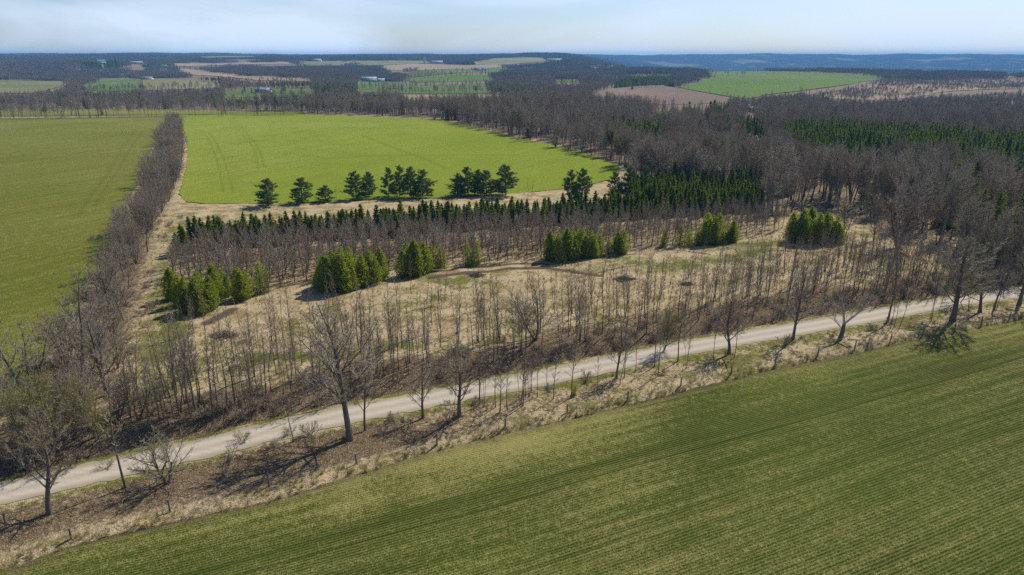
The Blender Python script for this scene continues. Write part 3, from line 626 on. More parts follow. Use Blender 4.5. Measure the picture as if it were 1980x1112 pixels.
# draped sheets
def densify(Pw, step):
    o = []
    for i in range(len(Pw)):
        a = Pw[i]; b_ = Pw[(i + 1) % len(Pw)]; n = max(1, int(np.hypot(*(b_ - a)) / step))
        for k in range(n): o.append(a + (b_ - a) * k / n)
    return np.array(o)
def sheet(name, Pw, step, off, mat, fn=None, jit=0.0, bstep=None, extra=None):
    Bd = densify(np.array(Pw), bstep or step)
    if jit:
        Bd = Bd + np.stack([(vnoise(Bd[:, 0], Bd[:, 1], jit * 4, 1) - .5), (vnoise(Bd[:, 0], Bd[:, 1], jit * 4, 2) - .5)], 1) * 2 * jit
    x0, y0 = Bd.min(0); x1, y1 = Bd.max(0)
    X, Y = np.meshgrid(np.arange(x0, x1, step), np.arange(y0, y1, step)); X, Y = X.ravel(), Y.ravel()
    if extra is not None: X = np.concatenate([X, extra[:, 0]]); Y = np.concatenate([Y, extra[:, 1]])
    k = inpoly(X, Y, [tuple(p) for p in Bd]); X, Y = X[k], Y[k]
    dn = len(Bd); vs = [Vector(p) for p in Bd] + [Vector(p) for p in zip(X, Y)]
    r = geometry.delaunay_2d_cdt(vs, [(i, (i + 1) % dn) for i in range(dn)], [], 1, 1e-4)
    V = np.array([(p.x, p.y) for p in r[0]]); F = np.array(r[2])
    a, b_, c_ = V[F[:, 0]], V[F[:, 1]], V[F[:, 2]]
    cr = (b_ - a)[:, 0] * (c_ - a)[:, 1] - (b_ - a)[:, 1] * (c_ - a)[:, 0]; F[cr < 0] = F[cr < 0][:, ::-1]
    me = mesh_from(name, np.column_stack([V, terr(V[:, 0], V[:, 1]) + off]), F, [mat], smooth=True)
    setattr_col(me, 'pa', fn(V[:, 0], V[:, 1]) if fn else np.zeros((len(V), 3)))
    return tag(link(bpy.data.objects.new(name, me)), kind='structure')
def offs(Pl, d):
    """polyline moved sideways by d (left positive)"""
    o = []
    for i in range(len(Pl)):
        a = Pl[max(0, i - 1)]; b_ = Pl[min(len(Pl) - 1, i + 1)]; t = (b_ - a) / np.hypot(*(b_ - a)); o.append(Pl[i] + np.array([-t[1], t[0]]) * d)
    return np.array(o)
def catmull(Pl, n=8):
    o = []
    for i in range(len(Pl) - 1):
        p0, p1, p2, p3 = Pl[max(i - 1, 0)], Pl[i], Pl[i + 1], Pl[min(i + 2, len(Pl) - 1)]
        for k in range(n):
            t = k / n; o.append(.5 * ((2 * p1) + (-p0 + p2) * t + (2 * p0 - 5 * p1 + 4 * p2 - p3) * t * t + (-p0 + 3 * p1 - 3 * p2 + p3) * t ** 3))
    o.append(Pl[-1]); return np.array(o)
RC = catmull(ROAD)
def road_fn(x, y):
    d = pdist(x, y, RC); o = np.zeros((len(x), 3)); o[:, 0] = .8 * np.exp(-((np.abs(d) - 1.0) / .45) ** 2)
    o[:, 1] = ss(1.5, 2.4, np.abs(d)) * 1.0 + .18 * np.exp(-(d / .4) ** 2) * vnoise(x, y, 6, 4); return o
sheet('road', np.vstack([offs(RC, 2.5), offs(RC, -2.5)[::-1]]), .6, .045, 'gravel', road_fn, jit=.28, bstep=.35)
def nf_fn(x, y):
    d = -pdist(x, y, EDGE); o = np.zeros((len(x), 3))
    pale = np.exp(-(((x - flat(900, 875)[0]) / 14) ** 2 + ((d - 3) / 5) ** 2)) * (.35 + 1.0 * vnoise(x, y, 3, 14)) + np.exp(-(d / 3.5) ** 2) * .3
    o[:, 0] = np.clip(pale + .35 * (vnoise(x, y, 12, 8) - .4) + .25 * (vnoise(x * .7, y, 4, 9) - .5), -.6, 1.2)
    rx = x * math.cos(ROWDIR) + y * math.sin(ROWDIR); ry = -x * math.sin(ROWDIR) + y * math.cos(ROWDIR)
    for px, py, st in ((1320, 877, 1), (1320, 862, .45), (1700, 900, .3), (1320, 960, .25)):
        tx, ty = flat(px, py); q = -tx * math.sin(ROWDIR) + ty * math.cos(ROWDIR)
        if st == 1: o[:, 0] -= .35 * np.exp(-((ry - q - 2.2) / 1.8) ** 2)
    o[:, 1] = np.clip(o[:, 1], 0, 1); o[:, 2] = .8 * np.exp(-(d / .5) ** 2); return o
EC = catmull(EDGE, 5)
sheet('near_field', np.vstack([EC, [[260, 20], [-90, 20]]]), 1.4, .05, 'near_crop', nf_fn, jit=.3, bstep=.5)
TR_C = [[(372, 250), (398, 262), (412, 290), (425, 330), (432, 372)], [(385, 250), (408, 262), (424, 290), (440, 330), (450, 372)], [(442, 228), (468, 260), (492, 290), (500, 330)], [(450, 228), (478, 260), (500, 288), (512, 325)],
        [(540, 318), (620, 308), (760, 302), (900, 300), (1000, 300)], [(700, 262), (800, 300), (860, 325)]]
def around(tracks):
    o = []
    for t in tracks:
        c = densify(catmull(PX(t), 8)[::1], 1.6)[:-1]; c = catmull(PX(t), 40)
        for q in (0, .5, -.5, 1.3, -1.3): o.append(offs(c, q))
    return np.vstack(o)
TRW = []
def cf_fn(x, y):
    o = np.zeros((len(x), 3))
    for t in TR_C: o[:, 1] = np.maximum(o[:, 1], .5 * np.exp(-(pdist(x, y, catmull(PX(t), 8)) / (.55 if t[0][1] < 260 else .95)) ** 2))
    o[:, 1] = np.maximum(o[:, 1], .35 * ss(.6, .8, vnoise(x, y, 12, 6)) * vnoise(x, y, 4, 2) * (x < -60))
    o[:, 0] = .22 * (vnoise(x, y, 60, 3) - .5) + .2 * ss(-20, -120, x); return o
sheet('centre_field', PX(CFP), 2.6, .12, 'centre_crop', cf_fn, jit=.6, extra=around(TR_C))
TR_L = [[(262, 250), (235, 290), (205, 340), (150, 420)], [(275, 255), (248, 295), (222, 340), (180, 400)], [(0, 368), (120, 360), (240, 352)], [(0, 253), (100, 250), (220, 244)]]
def lf_fn(x, y):
    o = np.zeros((len(x), 3))
    for t in TR_L: o[:, 1] = np.maximum(o[:, 1], .35 * np.exp(-(pdist(x, y, catmull(PX(t), 8)) / .6) ** 2))
    o[:, 0] = .25 * (vnoise(x, y, 45, 7) - .35); return o
sheet('left_field', PX(LFP), 3.2, .12, 'left_crop', lf_fn, jit=.6, extra=around(TR_L))
for nm_, mt, poly in F_:
    Pw = PX(poly); dist = np.hypot(*Pw.mean(0))
    def ff(x, y, mt=mt, d=dist):
        o = np.zeros((len(x), 3)); o[:, 0] = .9 * (vnoise(x, y, d / 12, 3) - .5)
        if mt == 'bright_green': o[:, 0] = 1.3 * np.clip(vnoise(x, y * .6, d / 7, 5) - .5, 0, 1); o[:, 2] = .9 * ss(.66, .8, vnoise(x, y * .5, d / 9, 11))
        return o
    span = np.ptp(Pw, 0).max(); sheet(nm_, Pw, max(6, span / 55), max(.2, dist * .0004), mt, ff, jit=dist * .002)
# ------------------------------------------------------------ scattering of uncountable plants
PC = bpy.data.collections
def scatter(name, pts, protos, scl, label, cat, seed=1, idx=None, tilt=0.03):
    n = len(pts)
    if n == 0: return
    rg = np.random.default_rng(seed); c = PC.new(name + '_sources')
    for i, m in enumerate(protos): c.objects.link(bpy.data.objects.new(f'{name}_{i:02d}', m))
    me = bpy.data.meshes.new(name); me.vertices.add(n); me.vertices.foreach_set('co', np.asarray(pts, np.float32).ravel())
    rot = np.stack([rg.normal(0, tilt, n), rg.normal(0, tilt, n), rg.uniform(0, 6.283, n)], 1)
    a = me.attributes.new('rot', 'FLOAT_VECTOR', 'POINT'); a.data.foreach_set('vector', rot.astype(np.float32).ravel())
    a = me.attributes.new('scl', 'FLOAT_VECTOR', 'POINT'); a.data.foreach_set('vector', np.asarray(scl, np.float32).ravel())
    a = me.attributes.new('pick', 'INT', 'POINT'); a.data.foreach_set('value', (rg.integers(0, len(protos), n) if idx is None else np.asarray(idx)).astype(np.int32))
    g = bpy.data.node_groups.new(name, 'GeometryNodeTree'); g.interface.new_socket('Geometry', in_out='INPUT', socket_type='NodeSocketGeometry'); g.interface.new_socket('Geometry', in_out='OUTPUT', socket_type='NodeSocketGeometry')
    gi = g.nodes.new('NodeGroupInput'); go = g.nodes.new('NodeGroupOutput'); ip = g.nodes.new('GeometryNodeInstanceOnPoints')
    ci = g.nodes.new('GeometryNodeCollectionInfo'); ci.inputs['Collection'].default_value = c; ci.inputs['Separate Children'].default_value = True; ci.inputs['Reset Children'].default_value = True
    def na(nm, t):
        q = g.nodes.new('GeometryNodeInputNamedAttribute'); q.data_type = t; q.inputs['Name'].default_value = nm; return q.outputs['Attribute']
    e2r = g.nodes.new('FunctionNodeEulerToRotation')
    ln = g.links.new; ln(gi.outputs[0], ip.inputs['Points']); ln(ci.outputs[0], ip.inputs['Instance']); ip.inputs['Pick Instance'].default_value = True
    ln(na('pick', 'INT'), ip.inputs['Instance Index']); ln(na('rot', 'FLOAT_VECTOR'), e2r.inputs[0]); ln(e2r.outputs[0], ip.inputs['Rotation']); ln(na('scl', 'FLOAT_VECTOR'), ip.inputs['Scale']); ln(ip.outputs[0], go.inputs[0])
    o = link(bpy.data.objects.new(name, me)); md = o.modifiers.new('scatter', 'NODES'); md.node_group = g
    return tag(o, label, cat, kind='stuff')
def grid_pts(x0, x1, y0, y1, sp, rg, jit=.5, rot=0):
    X, Y = np.meshgrid(np.arange(x0, x1, sp), np.arange(y0, y1, sp)); X = X.ravel() + rg.uniform(-jit, jit, X.size) * sp; Y = Y.ravel() + rg.uniform(-jit, jit, Y.size) * sp
    return X, Y
# ------------------------------------------------------------ individual plants
COUNT = {}
def plant(kind, name, label, cat, x, y, h, hw=None, group=None, parts=True, rz=None, rd=random, lean=0, variant=None):
    pr = P[kind][(variant if variant is not None else rd.randrange(len(P[kind])))]
    z = T(x, y); s = h / pr.H; sw = s if hw is None else min(hw / pr.hw, s * 1.5)
    rz = rd.uniform(0, 6.28) if rz is None else rz
    if parts:
        o = bpy.data.objects.new(name, None); link(o); o.empty_display_size = .5
        link(bpy.data.objects.new('trunk', pr.trunk), o); link(bpy.data.objects.new('crown', pr.crown), o)
    else: o = bpy.data.objects.new(name, pr.one); link(o)
    o.location = (x, y, z - .05); o.rotation_euler = (rd.gauss(0, .015) , rd.gauss(0, .015) + lean, rz); o.scale = (sw, sw, s)
    COUNT[name] = COUNT.get(name, 0) + 1
    return tag(o, label, cat, group)
def plant_px(kind, name, label, cat, px, pyb, pyt, wpx=None, **k):
    x, y, z = G1(px, pyb); h = height_at(px, pyb, pyt); dep = y * cP - (z - CAMH) * sP
    return plant(kind, name, label, cat, x, y, h, None if wpx is None else wpx / 2 * dep / FPX, **k)
random.seed(5)
# hero trees near the gravel road
for a in [
    ('maple', 'bare_tree', 'bare multi-limbed tree alone on the bottom left verge', 95, 992, 775, 120, dict(variant=0)),
    ('sap', 'bare_tree', 'tall straight pole-like bare tree just right of the lone corner verge tree', 243, 942, 690, 60, dict(variant=0)),
    ('apple', 'orchard_tree', 'low wide apple tree with several crooked stems at the road edge', 322, 932, 822, 150, dict(variant=0)),
    ('bigmaple', 'bare_tree', 'largest bare maple beside the road, thick grey trunk and tall crown', 677, 850, 585, 180, dict(variant=0, rz=.6)),
    ('vase', 'bare_tree', 'slender bare tree immediately right of the largest roadside maple', 706, 832, 655, 60, dict(variant=0)),
    ('maple', 'bare_tree', 'small dark bent tree between the two bigger verge maples', 818, 808, 685, 85, dict(variant=1)),
    ('maple', 'bare_tree', 'round-crowned bare maple on the verge in front of the middle of the road', 888, 805, 662, 125, dict(variant=2)),
    ('vase', 'bare_tree', 'spreading fork-trunked tree alone behind the middle of the road', 1035, 657, 532, 120, dict(variant=1)),
    ('vase', 'bare_tree', 'slim forked bare tree casting a long shadow among the thin verge saplings', 1192, 733, 600, 60, dict(variant=0)),
    ('maple', 'bare_tree', 'narrow bare maple with low side branches alone on the right verge', 1410, 684, 560, 75, dict(variant=0)),
    ('maple', 'bare_tree', 'dense grey-twigged tree left of the leaning dead tree', 1533, 655, 505, 85, dict(variant=1)),
    ('vase', 'bare_tree', 'slender bare tree right of the leaning dead tree on the verge', 1717, 620, 455, 50, dict(variant=0)),
    ('bigmaple', 'bare_tree', 'big dark bare maple near the right end of the road', 1842, 618, 438, 150, dict(variant=0, rz=2.2)),
    ('maple', 'bare_tree', 'round bare tree right of the big dark maple near the road end', 1895, 602, 490, 95, dict(variant=2)),
    ('vase', 'bare_tree', 'thin bare tree second from the right edge of the road', 1922, 598, 480, 50, dict(variant=0)),
    ('maple', 'bare_tree', 'many-stemmed bare tree at the far right edge over the road', 1970, 590, 462, 110, dict(variant=1)),
    ('vase', 'bare_tree', 'tall pale triple-stemmed poplar behind the apple tree', 347, 800, 600, 80, dict(variant=1)),
    ('sap', 'bare_tree', 'tall thin poplar just right of the triple-stemmed poplar', 378, 792, 590, 60, dict(variant=2)),
    ('sap', 'bare_tree', 'single slim bare tree on grass right of the lower hedgerow', 276, 800, 638, 55, dict(variant=4)),
    ('vase', 'bare_tree', 'widely forked bare tree at the left edge against the green field', 62, 775, 600, 170, dict(variant=1)),
    ('vase', 'bare_tree', 'tall dark vase-shaped tree at the lower end of the hedgerow', 158, 725, 512, 170, dict(variant=2)),
    ('maple', 'bare_tree', 'pale grey-limbed bare tree at the lower end of the hedgerow', 207, 765, 590, 130, dict(variant=1)),
    ('hedge', 'bare_tree', 'dark forked tree on the lane left of the two clumped lane trees', 1634, 452, 372, 70, dict(variant=1)),
    ('hedge', 'bare_tree', 'slim cluster of dark stems in the middle of the lane trees', 1690, 466, 366, 60, dict(variant=0)),
    ('hedge', 'bare_tree', 'thick many-stemmed dark tree where the lane bends', 1736, 480, 368, 100, dict(variant=2)),
    ('vase', 'bare_tree', 'tall bare tree at the bright field edge with its trunk showing', 1025, 271, 190, 44, dict(variant=2)),
    ('maple', 'bare_tree', 'round bare tree by the pale lane beyond the spruces', 1225, 320, 252, 40, dict(variant=1)),
    ('bud', 'budding_tree', 'yellow-green budding willow low at the left edge below the hedgerow', 45, 880, 735, 130, dict(variant=0)),
    ('bud', 'budding_tree', 'yellow-green budding willow behind the lone corner verge tree', 118, 868, 700, 140, dict(variant=1)),
    ('bud', 'budding_tree', 'olive budding willow between the corner verge tree and the pole-like tree', 190, 850, 715, 110, dict(variant=0)),
    ('bud', 'budding_tree', 'yellow-green budding tree above the middle of the road', 1283, 678, 590, 58, dict(variant=1)),
    ('bud', 'budding_tree', 'faint olive budding tree above the road near its right end', 1855, 585, 500, 70, dict(variant=0)),
    ('yellow', 'yellow_tree', 'bright yellow budding tree in the woods right of the bright field', 1152, 262, 226, 34, dict()),
    ('yellow', 'yellow_tree', 'left half of the big yellow pair of trees deep in the woods', 1388, 275, 237, 34, dict()),
    ('yellow', 'yellow_tree', 'right half of the big yellow pair of trees deep in the woods', 1410, 280, 238, 36, dict()),
    ('bud', 'budding_tree', 'golden olive tree in the woods behind the head of the hedgerow', 358, 212, 183, 26, dict(variant=1)),
    ('bud', 'budding_tree', 'pale olive budding tree among woods left of the bright yellow tree', 1122, 262, 236, 30, dict(variant=0)),
    ('bud', 'budding_tree', 'olive tree beside the dark plantation at right', 1668, 318, 272, 40, dict(variant=0)),
]:
    kd, nm_, lb, px, pb_, pt, wd, kw = a
    plant_px(kd, nm_, lb, 'tree', px, pb_, pt, wd, **kw)
# leaning dead tree
t = link(bpy.data.objects.new('dead_tree', None)); x, y, z = G1(1624, 655); t.location = (x, y, z - .05)
tag(t, 'leaning half-dead fork-trunked tree with one pale limb', 'tree')
sg = [(0, 0, -.1, .25, 0, 1.4, .42, .34), (.25, 0, 1.4, .3, 0, 2.7, .34, .26)]
limb = [(.3, 0, 2.7, -.1, .1, 5.2, .2, .13), (-.1, .1, 5.2, -.9, .2, 7.6, .13, .06), (.3, 0, 2.7, 1.7, -.1, 4.2, .17, .14), (1.7, -.1, 4.2, 2.7, 0, 5.1, .14, .11), (2.7, 0, 5.1, 3.3, .1, 7.1, .11, .05), (.2, 0, 1.7, -1.2, .2, 3.2, .09, .05), (-1.2, .2, 3.2, -1.7, .3, 4.6, .05, .02), (0, .1, 4.3, -1.9, .3, 6.4, .07, .03), (3.1, 0, 6, 4.3, .2, 7.4, .05, .02)]
tw = []
rd = random.Random(3)
for s in limb:
    for k in range(13):
        f = rd.random(); p = Vector(s[:3]).lerp(Vector(s[3:6]), f); d = (Vector(s[3:6]) - Vector(s[:3])).normalized() + Vector((rd.gauss(0, .6), rd.gauss(0, .6), .25)); q = p + d * rd.uniform(.6, 1.7); tw.append((*p, *q, .022, .01))
        for j in range(4):
            p2 = p.lerp(q, rd.uniform(.3, 1)); q2 = p2 + (d * .5 + Vector((rd.gauss(0, .5), rd.gauss(0, .5), .3))) * rd.uniform(.4, .9); tw.append((*p2, *q2, .012, .007))
V, F = tubes(sg, 9); link(bpy.data.objects.new('trunk', mesh_from('dead_trunk', V, F, ['bark'], smooth=True)), t)
V1, F1 = tubes(limb, 7); V2, F2 = tubes(tw, 3); V, F, M = cat_([(V1, F1, 0), (V2, F2, 1)]); link(bpy.data.objects.new('crown', mesh_from('dead_crown', V, F, ['dead_wood', 'twigs_grey'], M, True)), t)
V, F = tubes([(-2.2, -.6, .1, .2, -.7, .25, .07, .1), (1.0, -.5, .15, 3.2, -.9, .2, .09, .04), (1.4, -.55, .2, 1.2, -.3, 1.3, .06, .02)], 6)
tag(link(bpy.data.objects.new('fallen_branch', mesh_from('fallen_branch', V, F, ['dead_wood'], smooth=True))), 'pale fallen branch lying at the foot of the leaning dead tree', 'branch').location = (x, y, z)
# cedars
def along(px, T_):
    for lim, t in T_:
        if px < lim: return t
    return T_[-1][1]
def pxof(x, y): return float(proj(np.array([x]), np.array([y]), terr(np.array([x]), np.array([y])))[0][0])
CLN = [(450, 'the left-end cedar clump'), (520, 'the paler cedars right of the left-end clump'), (750, 'the big cedar clump left of centre'), (842, 'the clump right of the big one'), (930, 'the thin cedars mid-clearing'), (1182, 'the long cedar row'), (1210, 'the pair ending the long row'), (1350, 'the sparse pale cedars'), (1440, 'the three sharp cedars'), (9e9, 'the dark right-end cedar group')]
ORD = 'first second third fourth fifth sixth seventh eighth ninth'.split()
def cl(px): return along(px, CLN)
cz = [(335, 578, 515, 44), (350, 592, 530, 36), (362, 603, 535, 46), (392, 603, 524, 50), (410, 596, 530, 40), (378, 606, 545, 34), (418, 578, 508, 44), (432, 570, 520, 34), (465, 576, 514, 42), (505, 566, 500, 30),
      (628, 556, 492, 42), (645, 562, 484, 44), (662, 562, 478, 40), (680, 556, 476, 40), (700, 552, 490, 36), (718, 546, 482, 44), (738, 540, 480, 38), (788, 532, 468, 36), (803, 532, 463, 34), (822, 526, 466, 38), (836, 520, 474, 24), (853, 518, 472, 20), (905, 514, 466, 26), (922, 512, 464, 24),
      (1064, 503, 446, 34), (1080, 505, 450, 32), (1095, 503, 440, 34), (1110, 500, 446, 32), (1124, 498, 438, 30), (1142, 497, 446, 30), (1158, 494, 450, 24), (1176, 492, 456, 22), (1203, 490, 444, 36), (1190, 491, 456, 22), (1284, 476, 440, 18), (1315, 474, 434, 24), (1332, 475, 440, 20), (1345, 474, 442, 18),
      (1364, 471, 410, 36), (1385, 470, 411, 32), (1415, 468, 424, 32), (1402, 469, 440, 18), (1530, 466, 408, 40), (1548, 468, 402, 38), (1562, 458, 398, 36), (1578, 472, 410, 44), (1592, 470, 408, 40), (1614, 469, 417, 38), (1602, 466, 425, 30)]
cz.sort(); seen_ = {}
for px, pbm, pt, wd in cz:
    g_ = cl(px); seen_[g_] = seen_.get(g_, 0) + 1
    thin = (px in (853, 905, 922, 1176, 1158, 1284, 1315, 1332, 1345, 836, 1190, 505))
    wd *= 1.25
    plant_px('thincedar' if thin else 'cedar', 'cedar_tree', ('sparse pale cedar, ' if thin else 'dense yellow-green cedar, ') + ORD[seen_[g_] - 1] + ' from the left in ' + g_, 'cedar tree', px, pbm, pt, wd, group='cedars of ' + g_)
# white pines along the near edge of the bright field
pzs = [(519, 398, 345, 42, 'leftmost pine, standing alone at the bright field corner'), (585, 392, 343, 48, 'second pine from the left, broad and dark on the field edge'), (629, 390, 358, 32, 'small thin pine between the second pine and the bare field-edge sapling'),
       (689, 386, 331, 38, 'olive-tinted pine left in a pair on the field edge'), (714, 382, 332, 26, 'smaller dark pine right in a pair on the field edge'),
       (752, 380, 324, 26, 'first pine from the left in the group of four'), (773, 381, 320, 30, 'second pine from the left in the group of four'), (795, 382, 322, 30, 'third pine from the left in the group of four'), (818, 381, 328, 42, 'widest pine at the right of the group of four'),
       (884, 378, 335, 30, 'leftmost pine in the clump beside the tallest field-edge pine'), (905, 377, 322, 34, 'tallest pine of the clump beside the lone tall pine'), (924, 377, 328, 28, 'third pine of the clump beside the lone tall pine'), (941, 377, 329, 36, 'pine nearest the lone tall pine, part of the clump'),
       (978, 379, 318, 40, 'tall lone pine right of the field-edge clump'), (1103, 392, 328, 28, 'left tall pine rising above the spruce strip'), (1125, 392, 325, 32, 'right tall pine rising above the spruce strip'), (1188, 388, 332, 28, 'thin pale pine above the spruce strip near the lane'), (1216, 385, 322, 34, 'dark tall pine above the spruces by the lane'), (1243, 380, 320, 30, 'darkest pine at the end of the row by the lane')]
for px, pbm, pt, wd, lb in pzs: plant_px('pine', 'pine_tree', lb, 'pine tree', px, pbm, pt, wd * 1.25)
for px, pbm, pt, lb in [(651, 386, 350, 'thin bare sapling standing alone right of the small thin pine'), (1021, 382, 340, 'left thin dead sapling right of the lone tall pine'), (1028, 383, 345, 'right thin dead sapling right of the lone tall pine')]:
    plant_px('sap', 'sapling', lb, 'sapling', px, pbm, pt, None)
# bushes on the field edge
for px, pbm, pt, wd, lb in [(908, 243, 227, 30, 'first round grey bush from the left on the bright field edge'), (932, 248, 231, 34, 'second round grey bush from the left on the bright field edge'), (952, 253, 236, 24, 'small grey bush before the pair by the tall bare tree'), (984, 262, 240, 28, 'dark round bush left of the tall bare field-edge tree'), (1004, 266, 248, 24, 'low pale bush just left of the tall bare field-edge tree'),
                            (1075, 285, 258, 36, 'big brown bush right of the tall bare field-edge tree'), (1098, 290, 262, 30, 'grey bush right of the big brown bush'), (1124, 294, 266, 34, 'wide brown bush before the field corner'), (1150, 299, 272, 30, 'last bush before the bright field corner'), (1180, 308, 285, 32, 'low bush at the bright field corner by the lane'), (840, 232, 216, 26, 'dark brown bush against the far wood at the bright field edge')]:
    plant_px('hedge', 'bush', lb, 'bush', px, pbm, pt, wd)
# hedgerow between the two fields
hp = PX([(326, 240), (306, 300), (290, 345), (262, 400), (232, 460), (212, 520), (188, 600), (150, 680), (95, 760), (10, 850), (-90, 860), (-90, 960), (10, 905), (150, 868), (300, 830), (225, 770), (240, 660), (262, 570), (280, 500), (305, 435), (332, 380), (350, 330), (356, 290), (348, 240)])
rg = np.random.default_rng(11); X, Y = grid_pts(hp[:, 0].min(), hp[:, 0].max(), hp[:, 1].min(), hp[:, 1].max(), 3.7, rg)
k = inpoly(X, Y, [tuple(q) for q in hp]); X, Y = X[k], Y[k]
order = np.argsort(np.hypot(X, Y))
fz = []
for n_, i in enumerate(order):
    d = math.hypot(X[i], Y[i]); h = random.triangular(4.5, 11.5, 8) * (1 if d > 140 else .85)
    if n_ < 270:
        zl = along(d, [(95, 'lowest end by the budding willows'), (120, 'lower end by the vase-shaped tree'), (145, 'level with the lower cedar shadows'), (175, 'level with the left-end cedar clump'), (205, 'level with the left spruces'), (240, 'beside the straw corner'), (290, 'beside the bright field corner'), (9e9, 'far head between the fields')])
        fr_ = 'taller' if h > 7.2 else 'lower'
        plant('vase' if rg.random() < .5 else 'hedge', 'hedgerow_tree', f'{fr_} tangled bare tree of the hedgerow, {zl}', 'hedgerow tree', X[i], Y[i], h, h * random.uniform(.34, .5), group=f'hedgerow, {fr_} trees, {zl}')
    else: fz.append((X[i], Y[i], T(X[i], Y[i]), h / 9))
if fz:
    fz = np.array(fz); scatter('hedgerow_thicket', fz[:, :3], [p.one for p in P['hedge']], np.repeat(fz[:, 3:4], 3, 1), 'farthest tangled bare stems of the hedgerow between the fields', 'hedgerow', 4)
# far treeline at the end of the left field
for px in range(2, 586, 7):
    q = px + random.uniform(-3, 3); d = random.random()
    yb = np.interp(q, [0, 150, 300, 580], [229.5, 228.5, 225.5, 222]); 
    x, y, z = G1(q, yb); h = random.uniform(8, 18)
    plant('forest' if h > 9.5 else 'hedge', 'treeline_tree', 'bare trunk of the far treeline along the top edge of the left field' if q < 330 else 'bare trunk of the far treeline behind the head of the bright field', 'tree', x, y, h, h * .2 if h > 9.5 else h * .35, group='far treeline ' + ('west' if q < 330 else 'east') + ' part', parts=h > 10)
# ------------------------------------------------------------ deciduous plantation and spruce strip, rows
def rows(poly, ang, sx, sy, rg, jx=.2, jy=.15):
    Pw = PX(poly); c, s = math.cos(ang), math.sin(ang); Q = Pw @ np.array([[c, -s], [s, c]])
    X, Y = np.meshgrid(np.arange(Q[:, 0].min(), Q[:, 0].max(), sx), np.arange(Q[:, 1].min(), Q[:, 1].max(), sy)); X = X.ravel() + rg.normal(0, jx, X.size); Y = Y.ravel() + rg.normal(0, jy, Y.size)
    W = np.stack([X, Y], 1) @ np.array([[c, s], [-s, c]]); k = inpoly(W[:, 0], W[:, 1], [tuple(q) for q in Pw]); return W[k]
rg = np.random.default_rng(21)
W = rows(PLANT, R(13), 2.5, 3.3, rg, .3, .2); W = W[rg.random(len(W)) < .93]; W = W[np.argsort(np.hypot(W[:, 0], W[:, 1]))]
rest = []
for n_, (x, y) in enumerate(W):
    h = random.uniform(6.6, 8.6)
    if n_ < 290:
        q = pxof(x, y); zl = along(q, [(430, 'above the left-end cedar clump'), (520, 'above the paler left cedars'), (620, 'left of the left-middle cedar clump'), (690, 'above the left-middle cedar clump'), (760, 'above its right half'), (840, 'above the clump right of it'), (900, 'left of the thin cedar pair'), (960, 'above the thin cedar pair'), (1050, 'between thin pair and long cedar row'), (1120, 'above the long cedar row'), (1220, 'above the end of the long row'), (1350, 'above the sparse pale cedars'), (1440, 'above the three sharp cedars'), (9e9, 'left of the dark cedar group')])
        fr_ = 'tall' if h > 7.6 else 'shorter'
        plant('plant', 'plantation_tree', fr_ + ' slim bare hardwood in planted rows, ' + zl, 'plantation tree', x, y, h, h * random.uniform(.2, .27), group='planted hardwoods, ' + fr_ + ', ' + zl)
    else: rest.append((x, y, T(x, y), h / 8))
rest = np.array(rest); print('plantation', len(W), 'hedge', len(X), COUNT)
scatter('hardwood_plantation', rest[:, :3], [p.one for p in P['plant']], np.repeat(rest[:, 3:4], 3, 1), 'back rows of the bare hardwood plantation in front of the spruces', 'plantation', 5)
W = rows(SPRUCE, R(13), 1.75, 2.5, rg, .4, .4); W = W[rg.random(len(W)) < .86]; W = W[np.argsort(np.hypot(W[:, 0], W[:, 1]))]; rest = []
for n_, (x, y) in enumerate(W):
    h = random.triangular(3.6, 8.6, 6.4)
    if n_ < 285:
        q = pxof(x, y); zl = along(q, [(440, 'at the left end'), (540, 'below the leftmost pine'), (650, 'below the second pine'), (740, 'below the pair of pines'), (840, 'below the group of four pines'), (950, 'below the next pine clump'), (1010, 'below the tall lone pine'), (1080, 'below the thin dead saplings'), (1150, 'at the two tall pines'), (9e9, 'right of the two tall pines')])
        fr_ = 'taller' if h > 7 else 'smaller'
        plant('spruce', 'spruce_tree', fr_ + ' pointed spruce of the green strip, ' + zl, 'spruce tree', x, y, h, h * random.uniform(.2, .29), group='spruce strip, ' + fr_ + ' trees ' + zl)
    else: rest.append((x, y, T(x, y), h / 8))
W2 = rows(DARK, R(13), 2.6, 3.0, rg, .4, .4)
ed_ = vnoise(W2[:, 0], W2[:, 1], 7, 55)
for (x, y), e_ in zip(W2, ed_):
    if e_ > .22: rest.append((x, y, T(x, y), random.triangular(.6, 1.3, 1.0) * (.75 + .4 * e_)))
rest = np.array(rest); scatter('spruce_stand', rest[:, :3], [p.one for p in P['spruce']], np.repeat(rest[:, 3:4], 3, 1), 'dark green spruce stand between the hardwood plantation and the lane', 'spruce stand', 6)
for px, pbm, pt in [(372, 480, 418), (384, 478, 416), (396, 480, 420), (408, 478, 424), (425, 476, 440), (345, 494, 448), (455, 470, 434), (474, 466, 422), (490, 464, 430)]:
    plant_px('spruce', 'spruce_tree', 'dark pointed spruce of the tight cluster at the left end of the strip', 'spruce tree', px, pbm, pt, 26, group='tight spruce cluster at the left end')
